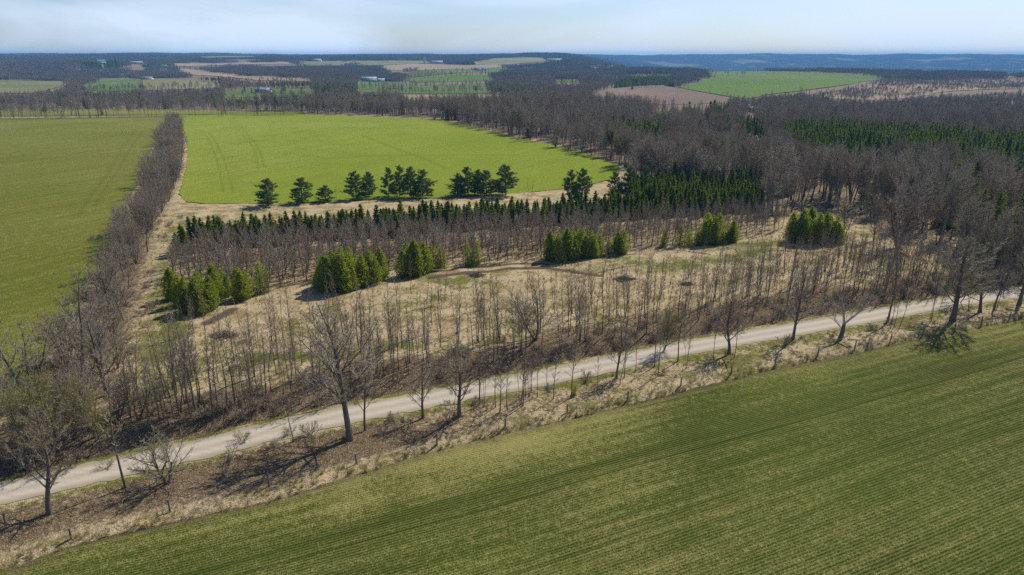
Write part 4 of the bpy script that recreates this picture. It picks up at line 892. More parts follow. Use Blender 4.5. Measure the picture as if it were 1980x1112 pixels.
# ------------------------------------------------------------ saplings of the clearing and the verges
rg = np.random.default_rng(31); cand = []
CLEAR = [(275, 760), (300, 690), (330, 640), (450, 630), (560, 605), (640, 580), (760, 560), (850, 560), (1000, 560), (1150, 540), (1290, 530), (1400, 510), (1500, 490), (1640, 488), (1760, 500), (1860, 535), (1960, 560), (1900, 600)]
CLEARW = [tuple(q) for q in PX(CLEAR)]
x0, x1 = -110, 175
X = rg.uniform(x0, x1, 60000); Y = rg.uniform(48, 200, 60000); d = pdist(X, Y, RC); e = pdist(X, Y, EDGE); cx, cy = proj(X, Y, terr(X, Y))
northok = (d > 5) & (d < 75) & (inpoly(cx, cy, CLEAR) | (d < 16)) & (cx > 250) & (cx < 2000)
dens = np.where(northok, .042 + .23 * np.exp(-((d - 9) / 10) ** 2) * (.25 + 1.4 * vnoise(X, Y, 7, 21) ** 1.5) + .05 * ss(1350, 1500, cx) * (1 - ss(1850, 1900, cx)) * (d < 45), 0)
sden = np.interp(cx, [0, 250, 420, 560, 640, 760, 900, 960, 1080, 1290, 1380, 1500, 1700, 1900, 2000], [.0, .004, .03, .06, .04, .02, .03, .16, .16, .15, .03, .02, .04, .06, .06])
dens = np.where((d < -3.4) & (d > -8.5) & (e > 5), sden * (.4 + 1.2 * vnoise(X, Y, 5, 22)), dens)
dens *= (1 - .0)
area = (x1 - x0) * (200 - 48) / 60000
k = rg.random(60000) < dens * area; X, Y, d, cx, cy = X[k], Y[k], d[k], cx[k], cy[k]
o = np.argsort(np.hypot(X, Y)); rest = []; print('saplings', len(X))
for n_, i in enumerate(o):
    dn = math.hypot(X[i], Y[i]); h = random.triangular(4.5, 12.5, 9) if d[i] < 25 else random.triangular(4, 9.5, 7)
    if n_ < 296:
        seg = along(cx[i], [(450, 'above the apple tree'), (640, 'left of the largest maple'), (760, 'beside the largest maple'), (900, 'by the round maple'), (1060, 'by the forked clearing tree'), (1200, 'left of the slim forked tree'), (1320, 'near the budding tree'), (1450, 'by the narrow maple'), (1640, 'by the dead tree'), (1800, 'left of the big dark maple'), (9e9, 'right of the big dark maple')])
        sd_ = 'on the fence side' if d[i] < 0 else 'behind the road' if d[i] < 16 else 'on the clearing'
        fr_ = 'tall' if h > 7.4 else 'short'
        plant('sap', 'sapling', f'{fr_} thin sapling {sd_}, {seg}', 'sapling', X[i], Y[i], h, h * random.uniform(.09, .16), group=f'{fr_} saplings {sd_}, {seg}')
    else: rest.append((X[i], Y[i], T(X[i], Y[i]), h / 8.5))
if rest:
    rest = np.array(rest); scatter('sapling_growth', rest[:, :3], [p.one for p in P['sap']], np.repeat(rest[:, 3:4], 3, 1), 'more distant thin bare saplings over the straw clearing and roadside', 'saplings', 7)
# shrubs: individuals by the verge, brush as ground cover
for px, py, s, lb in [(205, 905, 1.4, 'low bare shrub left of the apple tree on the verge'), (600, 845, 1.9, 'grey bare shrub left of the largest maple at the road edge'), (560, 838, 1.3, 'small bare shrub left of the grey verge shrub'), (1130, 735, 1.6, 'spiky bare shrub among verge saplings by the road'), (1515, 665, 2.0, 'brown bare shrub at the foot of the dense grey-twigged tree'), (1672, 672, 1.6, 'small brown shrub right of the leaning dead tree near the fence'),
                      (1690, 640, 1.6, 'bare shrub between the leaning dead tree and the slender tree'), (1720, 625, 1.4, 'bare shrub at the foot of the slender tree right of the dead tree'), (470, 850, 1.6, 'thin bare shrub at the road edge right of the apple tree'), (760, 812, 1.2, 'tiny bare shrub right of the slender tree on the verge'), (30, 900, 1.8, 'bare shrub under the left budding willow')]:
    x, y, z = G1(px, py); plant('shrub', 'shrub', lb, 'shrub', x, y, s)
x, y, z = G1(1110, 765); plant('thincedar', 'cedar_tree', 'tiny dark green cedar alone on the verge among shadows near the fence', 'cedar tree', x, y, 1.9, .5)
rg = np.random.default_rng(41)
X = rg.uniform(-110, 190, 40000); Y = rg.uniform(45, 230, 40000); d = pdist(X, Y, RC); cx, cy = proj(X, Y, terr(X, Y))
hd = np.abs(pdist(X, Y, PX(HEDGE)))
lef = np.interp(cx, [0, 250, 700, 1000, 1300, 1980], [1.6, 1.5, .9, .6, .9, 1.2])
dens = np.where((d > 4.2) & (d < 20), .26 * np.exp(-((d - 6) / 5) ** 2) * (.2 + 1.5 * vnoise(X, Y, 4.5, 51)) * lef, 0) + .1 * np.exp(-(hd / 7) ** 2) * (d > 4) + np.where((d < -3.3) & (d > -7), .03, 0)
dens += .05 * ((cx < 260) & (cy > 690) & (d > 4) & (d < 40))
k = rg.random(40000) < dens * (300 * 185 / 40000); X, Y = X[k], Y[k]; s = rg.uniform(.35, .95, len(X)); print('brush', len(X))
scatter('brush', np.stack([X, Y, terr(X, Y)], 1), [p.one for p in P['shrub']], np.stack([s * 1.2, s * 1.2, s], 1), 'tangled brown brush along the roadside bank and under the hedgerow', 'brush', 8)
# dry grass tufts
def tuft(name, seed, m='dry_grass_blades', n=26, h=.5, sp=.28):
    rd = random.Random(seed); V, F = [], []
    for i in range(n):
        a = rd.uniform(0, 6.28); r = rd.random() * sp; b0 = Vector((math.cos(a) * r, math.sin(a) * r, -.03)); a2 = rd.uniform(0, 6.28); ln = Vector((math.cos(a2), math.sin(a2), 0)) * rd.uniform(.1, .6) * h; tp = b0 + ln + Vector((0, 0, h * rd.uniform(.35, 1)))
        w_ = Vector((-math.sin(a2), math.cos(a2), 0)) * .02; k = len(V); V += [b0 - w_, b0 + w_, tp + w_ * .3, tp - w_ * .3]; F.append((k, k + 1, k + 2, k + 3))
    return mesh_from(name, [tuple(v) for v in V], F, [m])
TF = [tuft(f'tuft{i}', i, h=.55 + .1 * i) for i in range(3)] + [tuft('leafpile', 9, 'dead_leaf', 30, .16, .5)]
rg = np.random.default_rng(42); M_ = 150000
X = rg.uniform(-110, 190, M_); Y = rg.uniform(45, 190, M_); d = pdist(X, Y, RC); e = pdist(X, Y, EC)
dens = np.where(np.abs(e - 1.0) < 1.1, 2.2, 0) * (d < -5) + np.where((d < -3.2) & (e > .5), .7, 0) * (.3 + vnoise(X, Y, 4, 61)) + np.where((d > 3.4), .5 * (.2 + 1.2 * vnoise(X, Y, 6, 62)), 0)
k = rg.random(M_) < dens * (300 * 145 / M_); X, Y = X[k], Y[k]; s = rg.uniform(.4, .85, len(X)) * (1 + .5 * (np.abs(pdist(X, Y, EC) - 1) < 1)); print('tufts', len(X))
zz = terr(X, Y) + .12 + .2 * np.exp(-((pdist(X, Y, EC) - 1.1) / .7) ** 2)
scatter('dry_grass', np.stack([X, Y, zz - .06], 1), TF, np.repeat(s[:, None], 3, 1), 'dry straw-coloured grass and dead leaves on the verges and clearing', 'grass', 9)
# straw residue and crop leaves in the near field
RS = [tuft('residue0', 31, n=16, h=.12, sp=.22), tuft('residue1', 32, n=22, h=.1, sp=.35)]
M_ = 60000; X = rg.uniform(-60, 150, M_); Y = rg.uniform(38, 130, M_); e = pdist(X, Y, EC)
k = (e < -.4) & (rg.random(M_) < (.10 + .9 * ss(.62, .8, vnoise(X * .6, Y, 1.7, 71)) * ss(.4, .7, vnoise(X, Y, 14, 72)) + .5 * np.exp(-(e / 3) ** 2))); X, Y = X[k], Y[k]
scatter('straw_residue', np.stack([X, Y, terr(X, Y) + .04], 1), RS, np.repeat(rg.uniform(.6, 1.3, (len(X), 1)), 3, 1), 'pale straw residue lying between the crop rows of the near field', 'straw', 10)
# ------------------------------------------------------------ woods
CON = [[(1500, 272), (1600, 266), (1760, 275), (1980, 296), (2300, 320), (2300, 405), (1980, 390), (1880, 352), (1760, 328), (1640, 312), (1525, 300)], [(1165, 178), (1200, 166), (1262, 160), (1300, 160), (1300, 172), (1200, 180)], [(1280, 140), (1330, 137), (1330, 142), (1280, 144)],
       [(1310, 228), (1360, 222), (1410, 228), (1400, 240), (1320, 240)], [(160, 128), (200, 124), (225, 124), (225, 134), (165, 136)], [(840, 128), (915, 122), (920, 128), (860, 132)], [(1055, 121), (1110, 117), (1112, 122), (1060, 126)], [(500, 110), (550, 106), (550, 112)], [(530, 178), (600, 172), (612, 180), (560, 186)],
       [(1530, 300), (1600, 308), (1720, 345), (1860, 360), (1860, 372), (1700, 360), (1560, 330)], [(1810, 385), (1870, 385), (1890, 420), (1830, 430)], [(1860, 440), (1960, 470), (1980, 500), (1880, 490)], [(780, 160), (790, 150), (800, 152), (800, 166)], [(610, 182), (640, 180), (640, 190), (612, 190)], [(1345, 262), (1460, 262), (1500, 285), (1360, 282)],
       [(1180, 262), (1270, 262), (1300, 300), (1210, 300)]]
rg = np.random.default_rng(51)
def sector(r0, r1, dens, a=.80):
    n = int(a * (r1 * r1 - r0 * r0) * dens); r = np.sqrt(rg.uniform(r0 * r0, r1 * r1, n)); t = rg.uniform(-a, a, n); return r * np.sin(t), r * np.cos(t)
def woodmask(x, y, grow_=0):
    z = terr(x, y); cx, cy = proj(x, y, z); ok = ~inpoly(cx, cy, NOWOOD)
    for nm_, mt, poly in F_:
        m_ = inpoly(cx, cy, poly)
        if nm_ == 'scrub_meadow': m_ &= (rg.random(len(x)) < .97)
        elif nm_ == 'swamp_strip': m_ &= rg.random(len(x)) < .93
        else: m_ &= rg.random(len(x)) < .996
        ok &= ~m_
    for hh_, pr_ in ((5, .85), (9, .93)):
        tx, ty = proj(x, y, z + hh_); hid = np.zeros(len(x), bool)
        for nm_, mt, poly in F_[1:]:
            if nm_ != 'swamp_strip': hid |= inpoly(tx, ty, poly)
        ok &= ~(hid & (rg.random(len(x)) < pr_))
    return ok, cx, cy, z
LANEW = PX(LANE)
hl = np.hypot
CLR = []      # circles kept free for houses
HOUSES = [ # px, py, width m, depth, wall h, rotation, wall, roof, kind, label
    (197, 124, 22, 14, 7, .3, 'white_siding', 'teal_roof', 'barn', 'white barn with a rounded teal roof among dark evergreens on the far left hill'),
    (264, 124, 44, 13, 5, .05, 'grey_siding', 'metal_roof', 'barn2', 'long low barn with a pale metal roof on the far left hill'),
    (318, 131, 20, 12, 5, -.1, 'brown_siding', 'green_roof', 'house', 'dark brown house with a bright green roof at the top of the tan slope'),
    (285, 154, 22, 10, 3, .05, 'white_siding', 'grey_roof', 'house', 'small white bungalow with dark roof behind the left fields'),
    (510, 179, 21, 11, 3.6, -.12, 'grey_siding', 'grey_roof', 'house', 'grey-roofed house with chimneys on a lawn ringed by evergreens'),
    (714, 158, 30, 13, 6, .15, 'blue_siding', 'metal_roof', 'house', 'large pale blue-roofed country house above the orchard field'),
    (735, 158, 18, 10, 4, .15, 'blue_siding', 'metal_roof', 'house', 'pale blue-roofed wing building right of the large country house'),
    (845, 123, 46, 16, 6, .0, 'grey_siding', 'metal_roof', 'barn2', 'long grey barn beside the silo on the ridge'),
    (924, 137, 26, 14, 5, .0, 'blue_siding', 'dark_roof', 'house', 'dark-roofed farmhouse beside the green field below the ridge'),
    (936, 136, 20, 12, 5, .0, 'white_siding', 'grey_roof', 'house', 'pale outbuilding right of the dark-roofed farmhouse'),
    (1072, 118, 60, 16, 5, .0, 'grey_siding', 'metal_roof', 'barn2', 'low grey farm building before the evergreens on the ridge'),
    (614, 119, 30, 14, 6, .0, 'white_siding', 'metal_roof', 'barn2', 'lone white barn at the edge of the plateau field'),
    (501, 108, 28, 26, 9, .0, 'white_siding', 'metal_roof', 'barn2', 'tiny bright white building on the skyline ridge'),
    (1451, 217, 12, 8, 3.5, .2, 'white_siding', 'dark_roof', 'house', 'white and dark house in the woods below the green hill field'),
    (1447, 240, 4.5, 4, 2.6, .1, 'white_siding', 'metal_roof', 'house', 'tiny white cabin roof in the woods, upper of three'),
    (1449, 276, 3, 3, 2.6, .3, 'white_siding', 'metal_roof', 'house', 'tiny white cabin in the woods, lower left of three'),
    (1463, 279, 3, 3, 2.4, .1, 'white_siding', 'metal_roof', 'house', 'tiny white shed in the woods, lower right of three')]
for h in HOUSES: 
    x, y, z = G1(h[0], h[1]); CLR.append((x, y, z, h[2]))
def free(x, y):
    ok = np.ones(len(x), bool)
    for hx, hy, hz, hw in CLR:
        r = math.hypot(hx, hy); ux, uy = hx / r, hy / r; al = (x - hx) * ux + (y - hy) * uy; ac = np.abs((x - hx) * uy - (y - hy) * ux)
        ok &= ~((ac < hw * .62 + 2) & (al < 14) & (al > -max(16, r * .17)))
    return ok
def is_con(cx, cy):
    m_ = np.zeros(len(cx), bool)
    for c in CON: m_ |= inpoly(cx, cy, c)
    return m_
# near right woods: individuals first
x, y = sector(120, 700, 1 / 17.0); ok, cx, cy, z = woodmask(x, y); ok &= free(x, y) & (np.abs(pdist(x, y, LANEW)) > 3.2); x, y, cx, cy, z = x[ok], y[ok], cx[ok], cy[ok], z[ok]
thin = rg.random(len(x)) < np.where(hl(x, y) < 320, .85, .97); x, y, cx, cy, z = x[thin], y[thin], cx[thin], cy[thin], z[thin]
con = (is_con(cx, cy) & (rg.random(len(x)) < .93)) | (rg.random(len(x)) < .012 + .08 * ((cx > 1180) & (cy > 235) & (vnoise(x, y, 30, 81) > .62)))
vis = (cx > -20) & (cx < 2040) & (cy < 620)
o = np.argsort(hl(x, y)); used = np.zeros(len(x), bool); nb_ = nc_ = 0
for i in o:
    if not vis[i]: continue
    if not con[i] and nb_ < 285:
        h = random.uniform(11, 19) * (.82 if hl(x[i], y[i]) < 190 else 1); used[i] = True; nb_ += 1
        zl = along(cx[i], [(1520, 'beyond the spruce stand'), (1600, 'above the dark cedar group'), (1660, 'right of the dark cedar group'), (1720, 'above the lane trees'), (1780, 'right of the lane bend'), (1850, 'above the big dark maple'), (1910, 'right of the big dark maple'), (9e9, 'at the right picture edge')])
        fr_ = 'taller' if h > 13.5 else 'smaller'
        plant('forest', 'forest_tree', fr_ + ' bare hardwood in the right woods, ' + zl, 'forest tree', x[i], y[i], h, h * random.uniform(.24, .34), group='right woods, ' + fr_ + ' trees ' + zl)
    elif con[i] and nc_ < 120:
        h = random.uniform(9, 15); used[i] = True; nc_ += 1
        plant('bigspruce', 'conifer_tree', ('tall' if h > 12 else 'smaller') + ' dark evergreen among bare trees, ' + along(cx[i], [(1300, 'beyond the pale lane'), (1480, 'behind the spruce stand'), (1650, 'above the dark cedar group'), (1800, 'above the lane bend'), (1880, 'above the big dark maple'), (1940, 'right of the big dark maple'), (9e9, 'at the right picture edge')]), 'conifer', x[i], y[i], h, h * .17, group='dark evergreens in the right woods ' + str(int(cx[i] // 160)))
    if nb_ >= 285 and nc_ >= 120: break
r_ = ~used & ~con; s = rg.triangular(.5, .85, 1.2, r_.sum()) * (.75 + .45 * vnoise(x[r_], y[r_], 38, 91))
typ = vnoise(x[r_], y[r_], 45, 92); pick = np.where(typ > .72, np.where(rg.random(r_.sum()) < .45, rg.integers(5, 7, r_.sum()), 4), rg.integers(0, 4, r_.sum()))
scatter('bare_woodland', np.stack([x[r_], y[r_], z[r_]], 1), [p.one for p in P['forest'] + P['farbud']], np.stack([s * 1.2, s * 1.2, s * 1.05], 1), 'grey-brown leafless woodland beyond the fields and the lane', 'woodland', 12, idx=pick)
r_ = ~used & con; s = rg.uniform(.55, .95, r_.sum())
scatter('conifer_plantation', np.stack([x[r_], y[r_], z[r_]], 1), [p.one for p in P['bigspruce']], np.stack([s * 1.1, s * 1.1, s], 1), 'dark green conifer plantation in the right-hand woods', 'conifer plantation', 13)
x, y = sector(250, 720, 1 / 13.0); z = terr(x, y); cx, cy = proj(x, y, z); k = inpoly(cx, cy, CON[0]) & (vnoise(x, y, 24, 99) > .12) & (np.abs(pdist(x, y, LANEW)) > 4); x, y, z = x[k], y[k], z[k]
s = rg.triangular(.35, .62, .95, len(x)); scatter('pine_plantation', np.stack([x, y, z], 1), [p.one for p in P['bigspruce']] + [p.one for p in P['pine']], np.stack([s * 1.3, s * 1.3, s], 1), 'broad dark green block of planted conifers at the right', 'conifer plantation', 22)
print('woods', len(x), nb_, nc_)
# middle distance
x, y = sector(700, 1500, 1 / 40.0, .76); ok, cx, cy, z = woodmask(x, y); ok &= free(x, y); x, y, cx, cy, z = x[ok], y[ok], cx[ok], cy[ok], z[ok]
con = (is_con(cx, cy) & (rg.random(len(x)) < .9)) | (rg.random(len(x)) < .012)
scrub = inpoly(cx, cy, F_[16][2]) | (cx > 1560) & (cy < 200)
r_ = ~con; s = rg.uniform(.65, 1.05, r_.sum()) * np.where(scrub[r_], .5, 1) * np.where(vnoise(x[r_], y[r_], 90, 93) > .5, 1, .8); sxy = s * 1.25 * np.where(scrub[r_], 1.3, 1)
typ = vnoise(x[r_], y[r_], 120, 94); pick = np.where(typ > .68, np.where(rg.random(r_.sum()) < .55, rg.integers(4, 6, r_.sum()), 3), rg.integers(0, 3, r_.sum()))
scatter('middle_woodland', np.stack([x[r_], y[r_], z[r_]], 1), [p.one for p in P['farbare'] + P['farbud']], np.stack([sxy, sxy, s], 1), 'leafless woods between the middle-distance fields', 'woodland', 14, idx=pick)
r_ = con; s = rg.uniform(.7, 1.1, r_.sum()); scatter('middle_conifers', np.stack([x[r_], y[r_], z[r_]], 1), [p.one for p in P['farcon']], np.stack([s, s, s], 1), 'dark evergreens dotted through the middle-distance woods', 'conifers', 15)
print('mid', len(x))
# far country as merged wood patches
PB = [patch(f'wood_patch{i}', 300 + i) for i in range(3)]; PCN = [patch(f'conifer_patch{i}', 310 + i, True, n=22) for i in range(2)]
x, y = sector(1500, 4600, 1 / 620.0, .72); ok, cx, cy, z = woodmask(x, y); ok &= free(x, y)
ok &= (vnoise(x, y, 260, 95) > .12); x, y, cx, cy, z = x[ok], y[ok], cx[ok], cy[ok], z[ok]
con = is_con(cx, cy) | (rg.random(len(x)) < .03); 
s = rg.uniform(.8, 1.1, len(x)); sz = s * np.where(vnoise(x, y, 200, 96) > .5, 1, .75)
scatter('far_woodland', np.stack([x[~con], y[~con], z[~con]], 1), PB, np.stack([s, s, sz], 1)[~con], 'hazy leafless woods on the far hills', 'woodland', 16)
scatter('far_conifers', np.stack([x[con], y[con], z[con]], 1), PCN, np.stack([s, s, sz], 1)[con], 'hazy dark evergreen woods on the far hills', 'conifers', 17)
print('far', len(x))
x, y = sector(4600, 10300, 1 / 2400.0, .70); z = terr(x, y); k = vnoise(x, y, 500, 97) > .2; x, y, z = x[k], y[k], z[k]
scatter('horizon_woodland', np.stack([x, y, z], 1), PB, np.repeat(np.array([[1.7, 1.7, 1.0]]), len(x), 0) * rg.uniform(.8, 1.2, (len(x), 1)), 'blue hazy wooded ridges on the horizon', 'woodland', 18, idx=rg.integers(0, 3, len(x)))
x, y = sector(800, 2300, 1 / 45.0, .76); z = terr(x, y); cx, cy = proj(x, y, z); k = inpoly(cx, cy, F_[16][2]) & (vnoise(x, y, 24, 78) > .42); x, y, z = x[k], y[k], z[k]
s = rg.uniform(.3, .6, len(x)); scatter('scrub_thicket', np.stack([x, y, z], 1), [p.one for p in P['farbare']], np.stack([s * 2, s * 2, s], 1), 'dark round shrubs dotting the tan hillside meadow at right', 'scrub', 19)
# isolated trees in the far fields
for px, py, h in [(1210, 187, 8), (1362, 145, 13), (1372, 150, 14), (1378, 144, 13), (1383, 149, 12), (1408, 148, 13), (1440, 147, 12), (1436, 149, 14), (1424, 146, 9), (1402, 145, 10), (1372, 182, 5), (1397, 184, 5), (1406, 186, 6), (1420, 188, 5), (1440, 191, 6), (1330, 174, 6), (142, 178, 15), (150, 176, 14), (134, 180, 13), (745, 150, 10), (800, 158, 6), (815, 157, 6), (870, 143, 9), (905, 138, 8), (850, 158, 7), (868, 156, 7), (996, 112, 14), (1015, 111, 14), (1040, 112, 14)]:
    x, y, z = G1(px, py); plant('farbare', 'field_tree', 'small bare tree standing in a far field beyond the woods', 'tree', x, y, h, h * .36, group='bare trees dotted in the far fields', parts=False)
for px, py, h in [(470, 179, 5), (487, 181, 7), (494, 183, 5), (500, 180, 8), (545, 181, 8), (548, 176, 8), (562, 182, 6), (568, 187, 6), (584, 181, 9), (474, 177, 5), (650, 187, 8), (210, 128, 14), (226, 128, 19), (342, 133, 14), (308, 133, 14), (368, 134, 9), (1380, 222, 14), (1372, 224, 13), (1332, 222, 12)]:
    x, y, z = G1(px, py); plant('farcon', 'evergreen_tree', 'dark evergreen planted near a distant farmhouse or lane', 'evergreen tree', x, y, h, h * .3, group='evergreens around the distant houses', parts=False)
# line of trees behind the green hill field and orchards
for nm_, pts, lab in [('row_tree', [(160, 179), (425, 173)], 'bare tree of the loose row before the far left fields'), ('row_tree', [(735, 182), (950, 182)], 'bare tree of the row above the fallow strip'), ('orchard_row_tree', [(700, 174), (945, 168)], 'bare tree of the row crossing the orchard field'), ('row_tree', [(1230, 170), (1320, 168)], 'bare tree of the row between ploughed and green fields'), ('treeline_tree', [(1440, 141), (1600, 143), (1700, 149), (1990, 151)], 'bare tree of the line behind the green hill field'), ('treeline_tree', [(800, 143), (960, 141)], 'bare tree of the line below the dark-roofed farmhouse'), ('treeline_tree', [(790, 152), (940, 148)], 'bare tree of the hedge across the middle green field')]:
    n = int(sum(abs(b_[0] - a[0]) for a, b_ in zip(pts[:-1], pts[1:])) / 5.5)
    for i in range(n):
        px = pts[0][0] + (pts[-1][0] - pts[0][0]) * (i + random.random()) / n; py = np.interp(px, [q[0] for q in pts], [q[1] for q in pts])
        x, y, z = G1(px, py); h = random.uniform(8, 15); plant('farbare', nm_, lab, 'tree', x, y, h, h * .36, group=lab.replace('bare tree', 'bare trees'), parts=False)
# ------------------------------------------------------------ buildings
def box(x0, x1, y0, y1, z0, z1):
    V = [(x, y, z) for z in (z0, z1) for x, y in ((x0, y0), (x1, y0), (x1, y1), (x0, y1))]
    return np.array(V, float), np.array([(0, 3, 2, 1), (4, 5, 6, 7), (0, 1, 5, 4), (1, 2, 6, 5), (2, 3, 7, 6), (3, 0, 4, 7)])
def part(name, parts, mats, parent):
    V, F, M = cat_([(v, f, 0) for v, f in parts]); return link(bpy.data.objects.new(name, mesh_from(name, V, F, mats)), parent)
def house(px, py, w_, d_, h_, rz, wall, roof, kind, label):
    x, y, z = G1(px, py); nm_ = 'barn' if 'barn' in kind else 'house'
    o = link(bpy.data.objects.new(nm_, None)); o.location = (x, y, z - .1); o.rotation_euler = (0, 0, rz); tag(o, label, nm_)
    a, b_ = w_ / 2, d_ / 2; rh = d_ * (.28 if kind != 'barn' else .0); Vb, Fb = box(-a, a, -b_, b_, -1.5, h_)
    gab = []
    if kind != 'barn':
        Vg = np.array([(-a, -b_, h_), (-a, b_, h_), (-a, 0, h_ + rh), (-a + .2, -b_, h_), (-a + .2, b_, h_), (-a + .2, 0, h_ + rh)]); 
        for sx in (1, -1):
            Vv = Vg * np.array([sx, 1, 1]); gab.append((Vv, np.array([(0, 1, 2, 2), (3, 4, 5, 5), (0, 3, 5, 2), (1, 4, 5, 2)])))
    part('wall', [(Vb, Fb)] + gab, [wall], o)
    e = .6
    if kind == 'barn':     # rounded roof
        n = 10; V, F = [], []
        for i in range(n + 1):
            t = math.pi * i / n; yy = -math.cos(t) * (b_ + .3); zz = h_ + math.sin(t) * d_ * .42
            V += [(-a - e, yy, zz), (a + e, yy, zz)]
            if i: k = 2 * i; F.append((k - 2, k - 1, k + 1, k))
        k = len(V); V += [(-a - e, 0, h_), (a + e, 0, h_)]
        for i in range(n): F.append((2 * i, 2 * i + 2, k, k)); F.append((2 * i + 1, 2 * i + 3, k + 1, k + 1))
        rf = part('roof', [(np.array(V), np.array(F))], [roof], o)
    else:
        t = .22; V = np.array([(-a - e, -b_ - e, h_ - e * rh / b_), (a + e, -b_ - e, h_ - e * rh / b_), (a + e, 0, h_ + rh), (-a - e, 0, h_ + rh)]); V = V + [0, 0, .05]
        V2 = V * [1, -1, 1]; slabs = []
        for q in (V, V2): slabs.append((np.vstack([q, q + [0, 0, t]]), np.array([(0, 1, 2, 3), (4, 5, 6, 7), (0, 1, 5, 4), (1, 2, 6, 5), (2, 3, 7, 6), (3, 0, 4, 7)])))
        rf = part('roof', slabs, [roof], o)
        if kind == 'house':
            for cxx in (-.2, .25)[:2 if w_ > 15 else 1]: part('chimney', [box(w_ * cxx - .5, w_ * cxx + .5, -.5, .5, h_ + rh - .6, h_ + rh + 1.6)], ['concrete'], rf)
    n = max(2, int(w_ / 4)); door = n // 2
    for i in range(n):
        xc = -a + w_ * (i + .5) / n
        if i == door: part('door', [box(xc - .6, xc + .6, -b_ - .06, -b_ + .02, .1, 2.2) if nm_ == 'house' else box(xc - 1.8, xc + 1.8, -b_ - .06, -b_ + .02, .1, 3.4)], ['dark_roof'], o)
        else: part('window', [box(xc - .7, xc + .7, -b_ - .05, -b_ + .02, 1.0, 2.3)], ['dark_glass'], o)
for h in HOUSES: house(*h)
o = link(bpy.data.objects.new('silo', None)); x, y, z = G1(821, 123); o.location = (x, y, z - .5); tag(o, 'tall grey silo with a pale domed cap standing left of the long ridge barn', 'silo')
V, F = tubes([(0, 0, 0, 0, 0, 19, 4.2, 4.2)], 20); link(bpy.data.objects.new('tower', mesh_from('silo_tower', V, F, ['concrete'], smooth=True)), o)
segs = [(0, 0, 19 + 4 * math.sin(a), 0, 0, 19 + 4 * math.sin(a + .26), 4.3 * math.cos(a), 4.3 * math.cos(a + .26)) for a in np.arange(0, 1.5, .26)]
V, F = tubes(segs, 20); link(bpy.data.objects.new('dome', mesh_from('silo_dome', V, F, ['metal_roof'], smooth=True)), o)
# ------------------------------------------------------------ fence
FP = [(-60, 1028), (13, 1018), (140, 1047), (330, 995), (521, 940), (690, 903), (845, 865), (977, 832), (1097, 802), (1213, 778), (1316, 751), (1413, 728), (1498, 710), (1580, 692), (1652, 678), (1720, 664), (1783, 650), (1845, 643), (1897, 631), (1950, 620), (2010, 610), (2080, 600)]
FP = FP[2:]; FP = [(-120, 1118)] + FP
fo = link(bpy.data.objects.new('wire_fence', None)); x0, y0, z0 = G1(*FP[0]); fo.location = (x0, y0, z0); tag(fo, 'wire farm fence on weathered wooden posts along the near field edge', 'fence')
rd = random.Random(2); tops = []
for px, py in FP:
    x, y, z = G1(px, py); h = rd.uniform(1.6, 1.95); lx, ly = rd.gauss(0, .05), rd.gauss(0, .05)
    V, F = tubes([(0, 0, -.3, lx, ly, h, .11, .095), (lx, ly, h, lx, ly, h + .01, .095, .001)], 8)
    p = link(bpy.data.objects.new('post', mesh_from('post', V, F, ['post_wood'], smooth=True)), fo); p.location = (x - x0, y - y0, z - z0); tops.append((x - x0, y - y0, z - z0))
ws = []
for a, b_ in zip(tops[:-1], tops[1:]):
    n = 6
    for hh_ in (.25, .5, .75, 1.0, 1.25):
        for i in range(n):
            f0, f1 = i / n, (i + 1) / n; sg_ = lambda f: -.06 * 4 * f * (1 - f)
            q = [a[j] + (b_[j] - a[j]) * f0 for j in range(3)]; r = [a[j] + (b_[j] - a[j]) * f1 for j in range(3)]
            ws.append((q[0], q[1], q[2] + hh_ + sg_(f0), r[0], r[1], r[2] + hh_ + sg_(f1), .006, .006))
V, F = tubes(ws, 3); link(bpy.data.objects.new('wire', mesh_from('wire', V, F, ['wire'])), fo)
x, y, z = G1(13, 1018); o = link(bpy.data.objects.new('fence_post', None)); V, F = tubes([(0, 0, -.3, 0, 0, 1.6, .12, .11), (0, 0, 1.6, 0, 0, 1.61, .11, .001)], 9)
bpy.data.objects.remove(o); o = link(bpy.data.objects.new('fence_post', mesh_from('fence_post', V, F, ['post_wood'], smooth=True))); o.location = (x, y, z); tag(o, 'thick dark wooden post alone at the left picture edge on the verge', 'post')
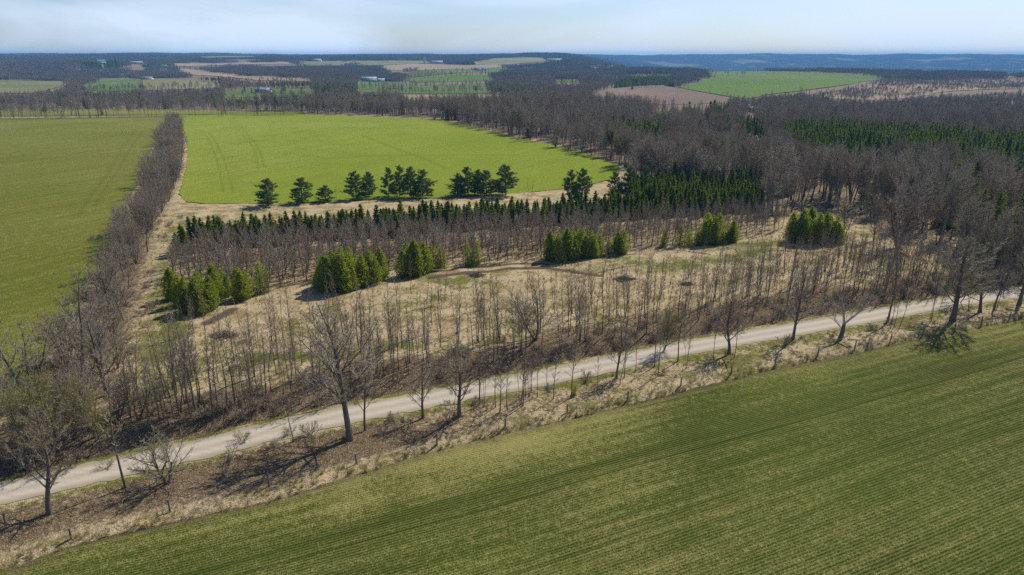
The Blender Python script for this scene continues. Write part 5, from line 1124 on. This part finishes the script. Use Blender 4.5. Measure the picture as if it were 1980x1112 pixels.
# brush piles, stump, culvert
def pile(px, py, r, hgt, label, nm_='brush_pile', n=160):
    x, y, z = G1(px, py); rd = random.Random(px); S_ = []
    for i in range(n):
        a = rd.uniform(0, 6.28); q = rd.random() ** .6 * r; zz = hgt * (1 - (q / r) ** 2) * rd.random(); a2 = rd.uniform(0, 6.28); l = rd.uniform(.4, 1.3)
        S_.append((math.cos(a) * q, math.sin(a) * q, zz, math.cos(a) * q + math.cos(a2) * l, math.sin(a) * q * .8 + math.sin(a2) * l, zz + rd.uniform(-.1, .4), rd.uniform(.02, .07), .015))
    V, F = tubes(S_, 4); o = link(bpy.data.objects.new(nm_, mesh_from(nm_, V, F, ['bark']))); o.location = (x, y, z); tag(o, label, 'brush pile')
pile(431, 650, 1.9, .8, 'dark heap of sticks on straw grass below the left cedar clump')
pile(922, 533, 1.6, .9, 'reddish brown heap of sticks on the muddy track in the clearing')
pile(1207, 541, 1.8, .8, 'dark heap of sticks in the clearing below the sparse pale cedars')
pile(1326, 550, .9, .4, 'small dark heap of twigs near the middle of the clearing')
V, F = tubes([(-1.2, 0, .3, 1.2, .2, .3, .32, .32)], 14); o = link(bpy.data.objects.new('culvert_pipe', mesh_from('culvert_pipe', V, F, ['culvert'], smooth=True))); x, y, z = G1(836, 527); o.location = (x, y, z); tag(o, 'short dark culvert pipe lying beside the thin cedar in the clearing', 'pipe')
# ------------------------------------------------------------ haze
m = bpy.data.materials.new('haze'); m.use_nodes = True; nt = m.node_tree; nt.nodes.clear(); pv = nt.nodes.new('ShaderNodeVolumePrincipled'); ou = nt.nodes.new('ShaderNodeOutputMaterial'); nt.links.new(pv.outputs[0], ou.inputs['Volume'])
pv.inputs['Color'].default_value = (.19, .54, 1, 1); pv.inputs['Density'].default_value = 1.0e-4; pv.inputs['Anisotropy'].default_value = 0.0
V, F = box(-10000, 10000, -800, 11000, -125, 90)
o = link(bpy.data.objects.new('haze', mesh_from('haze', V, F, [m]))); tag(o, 'thin blue distance haze over the whole countryside', 'haze', kind='stuff')
print('counts', COUNT)
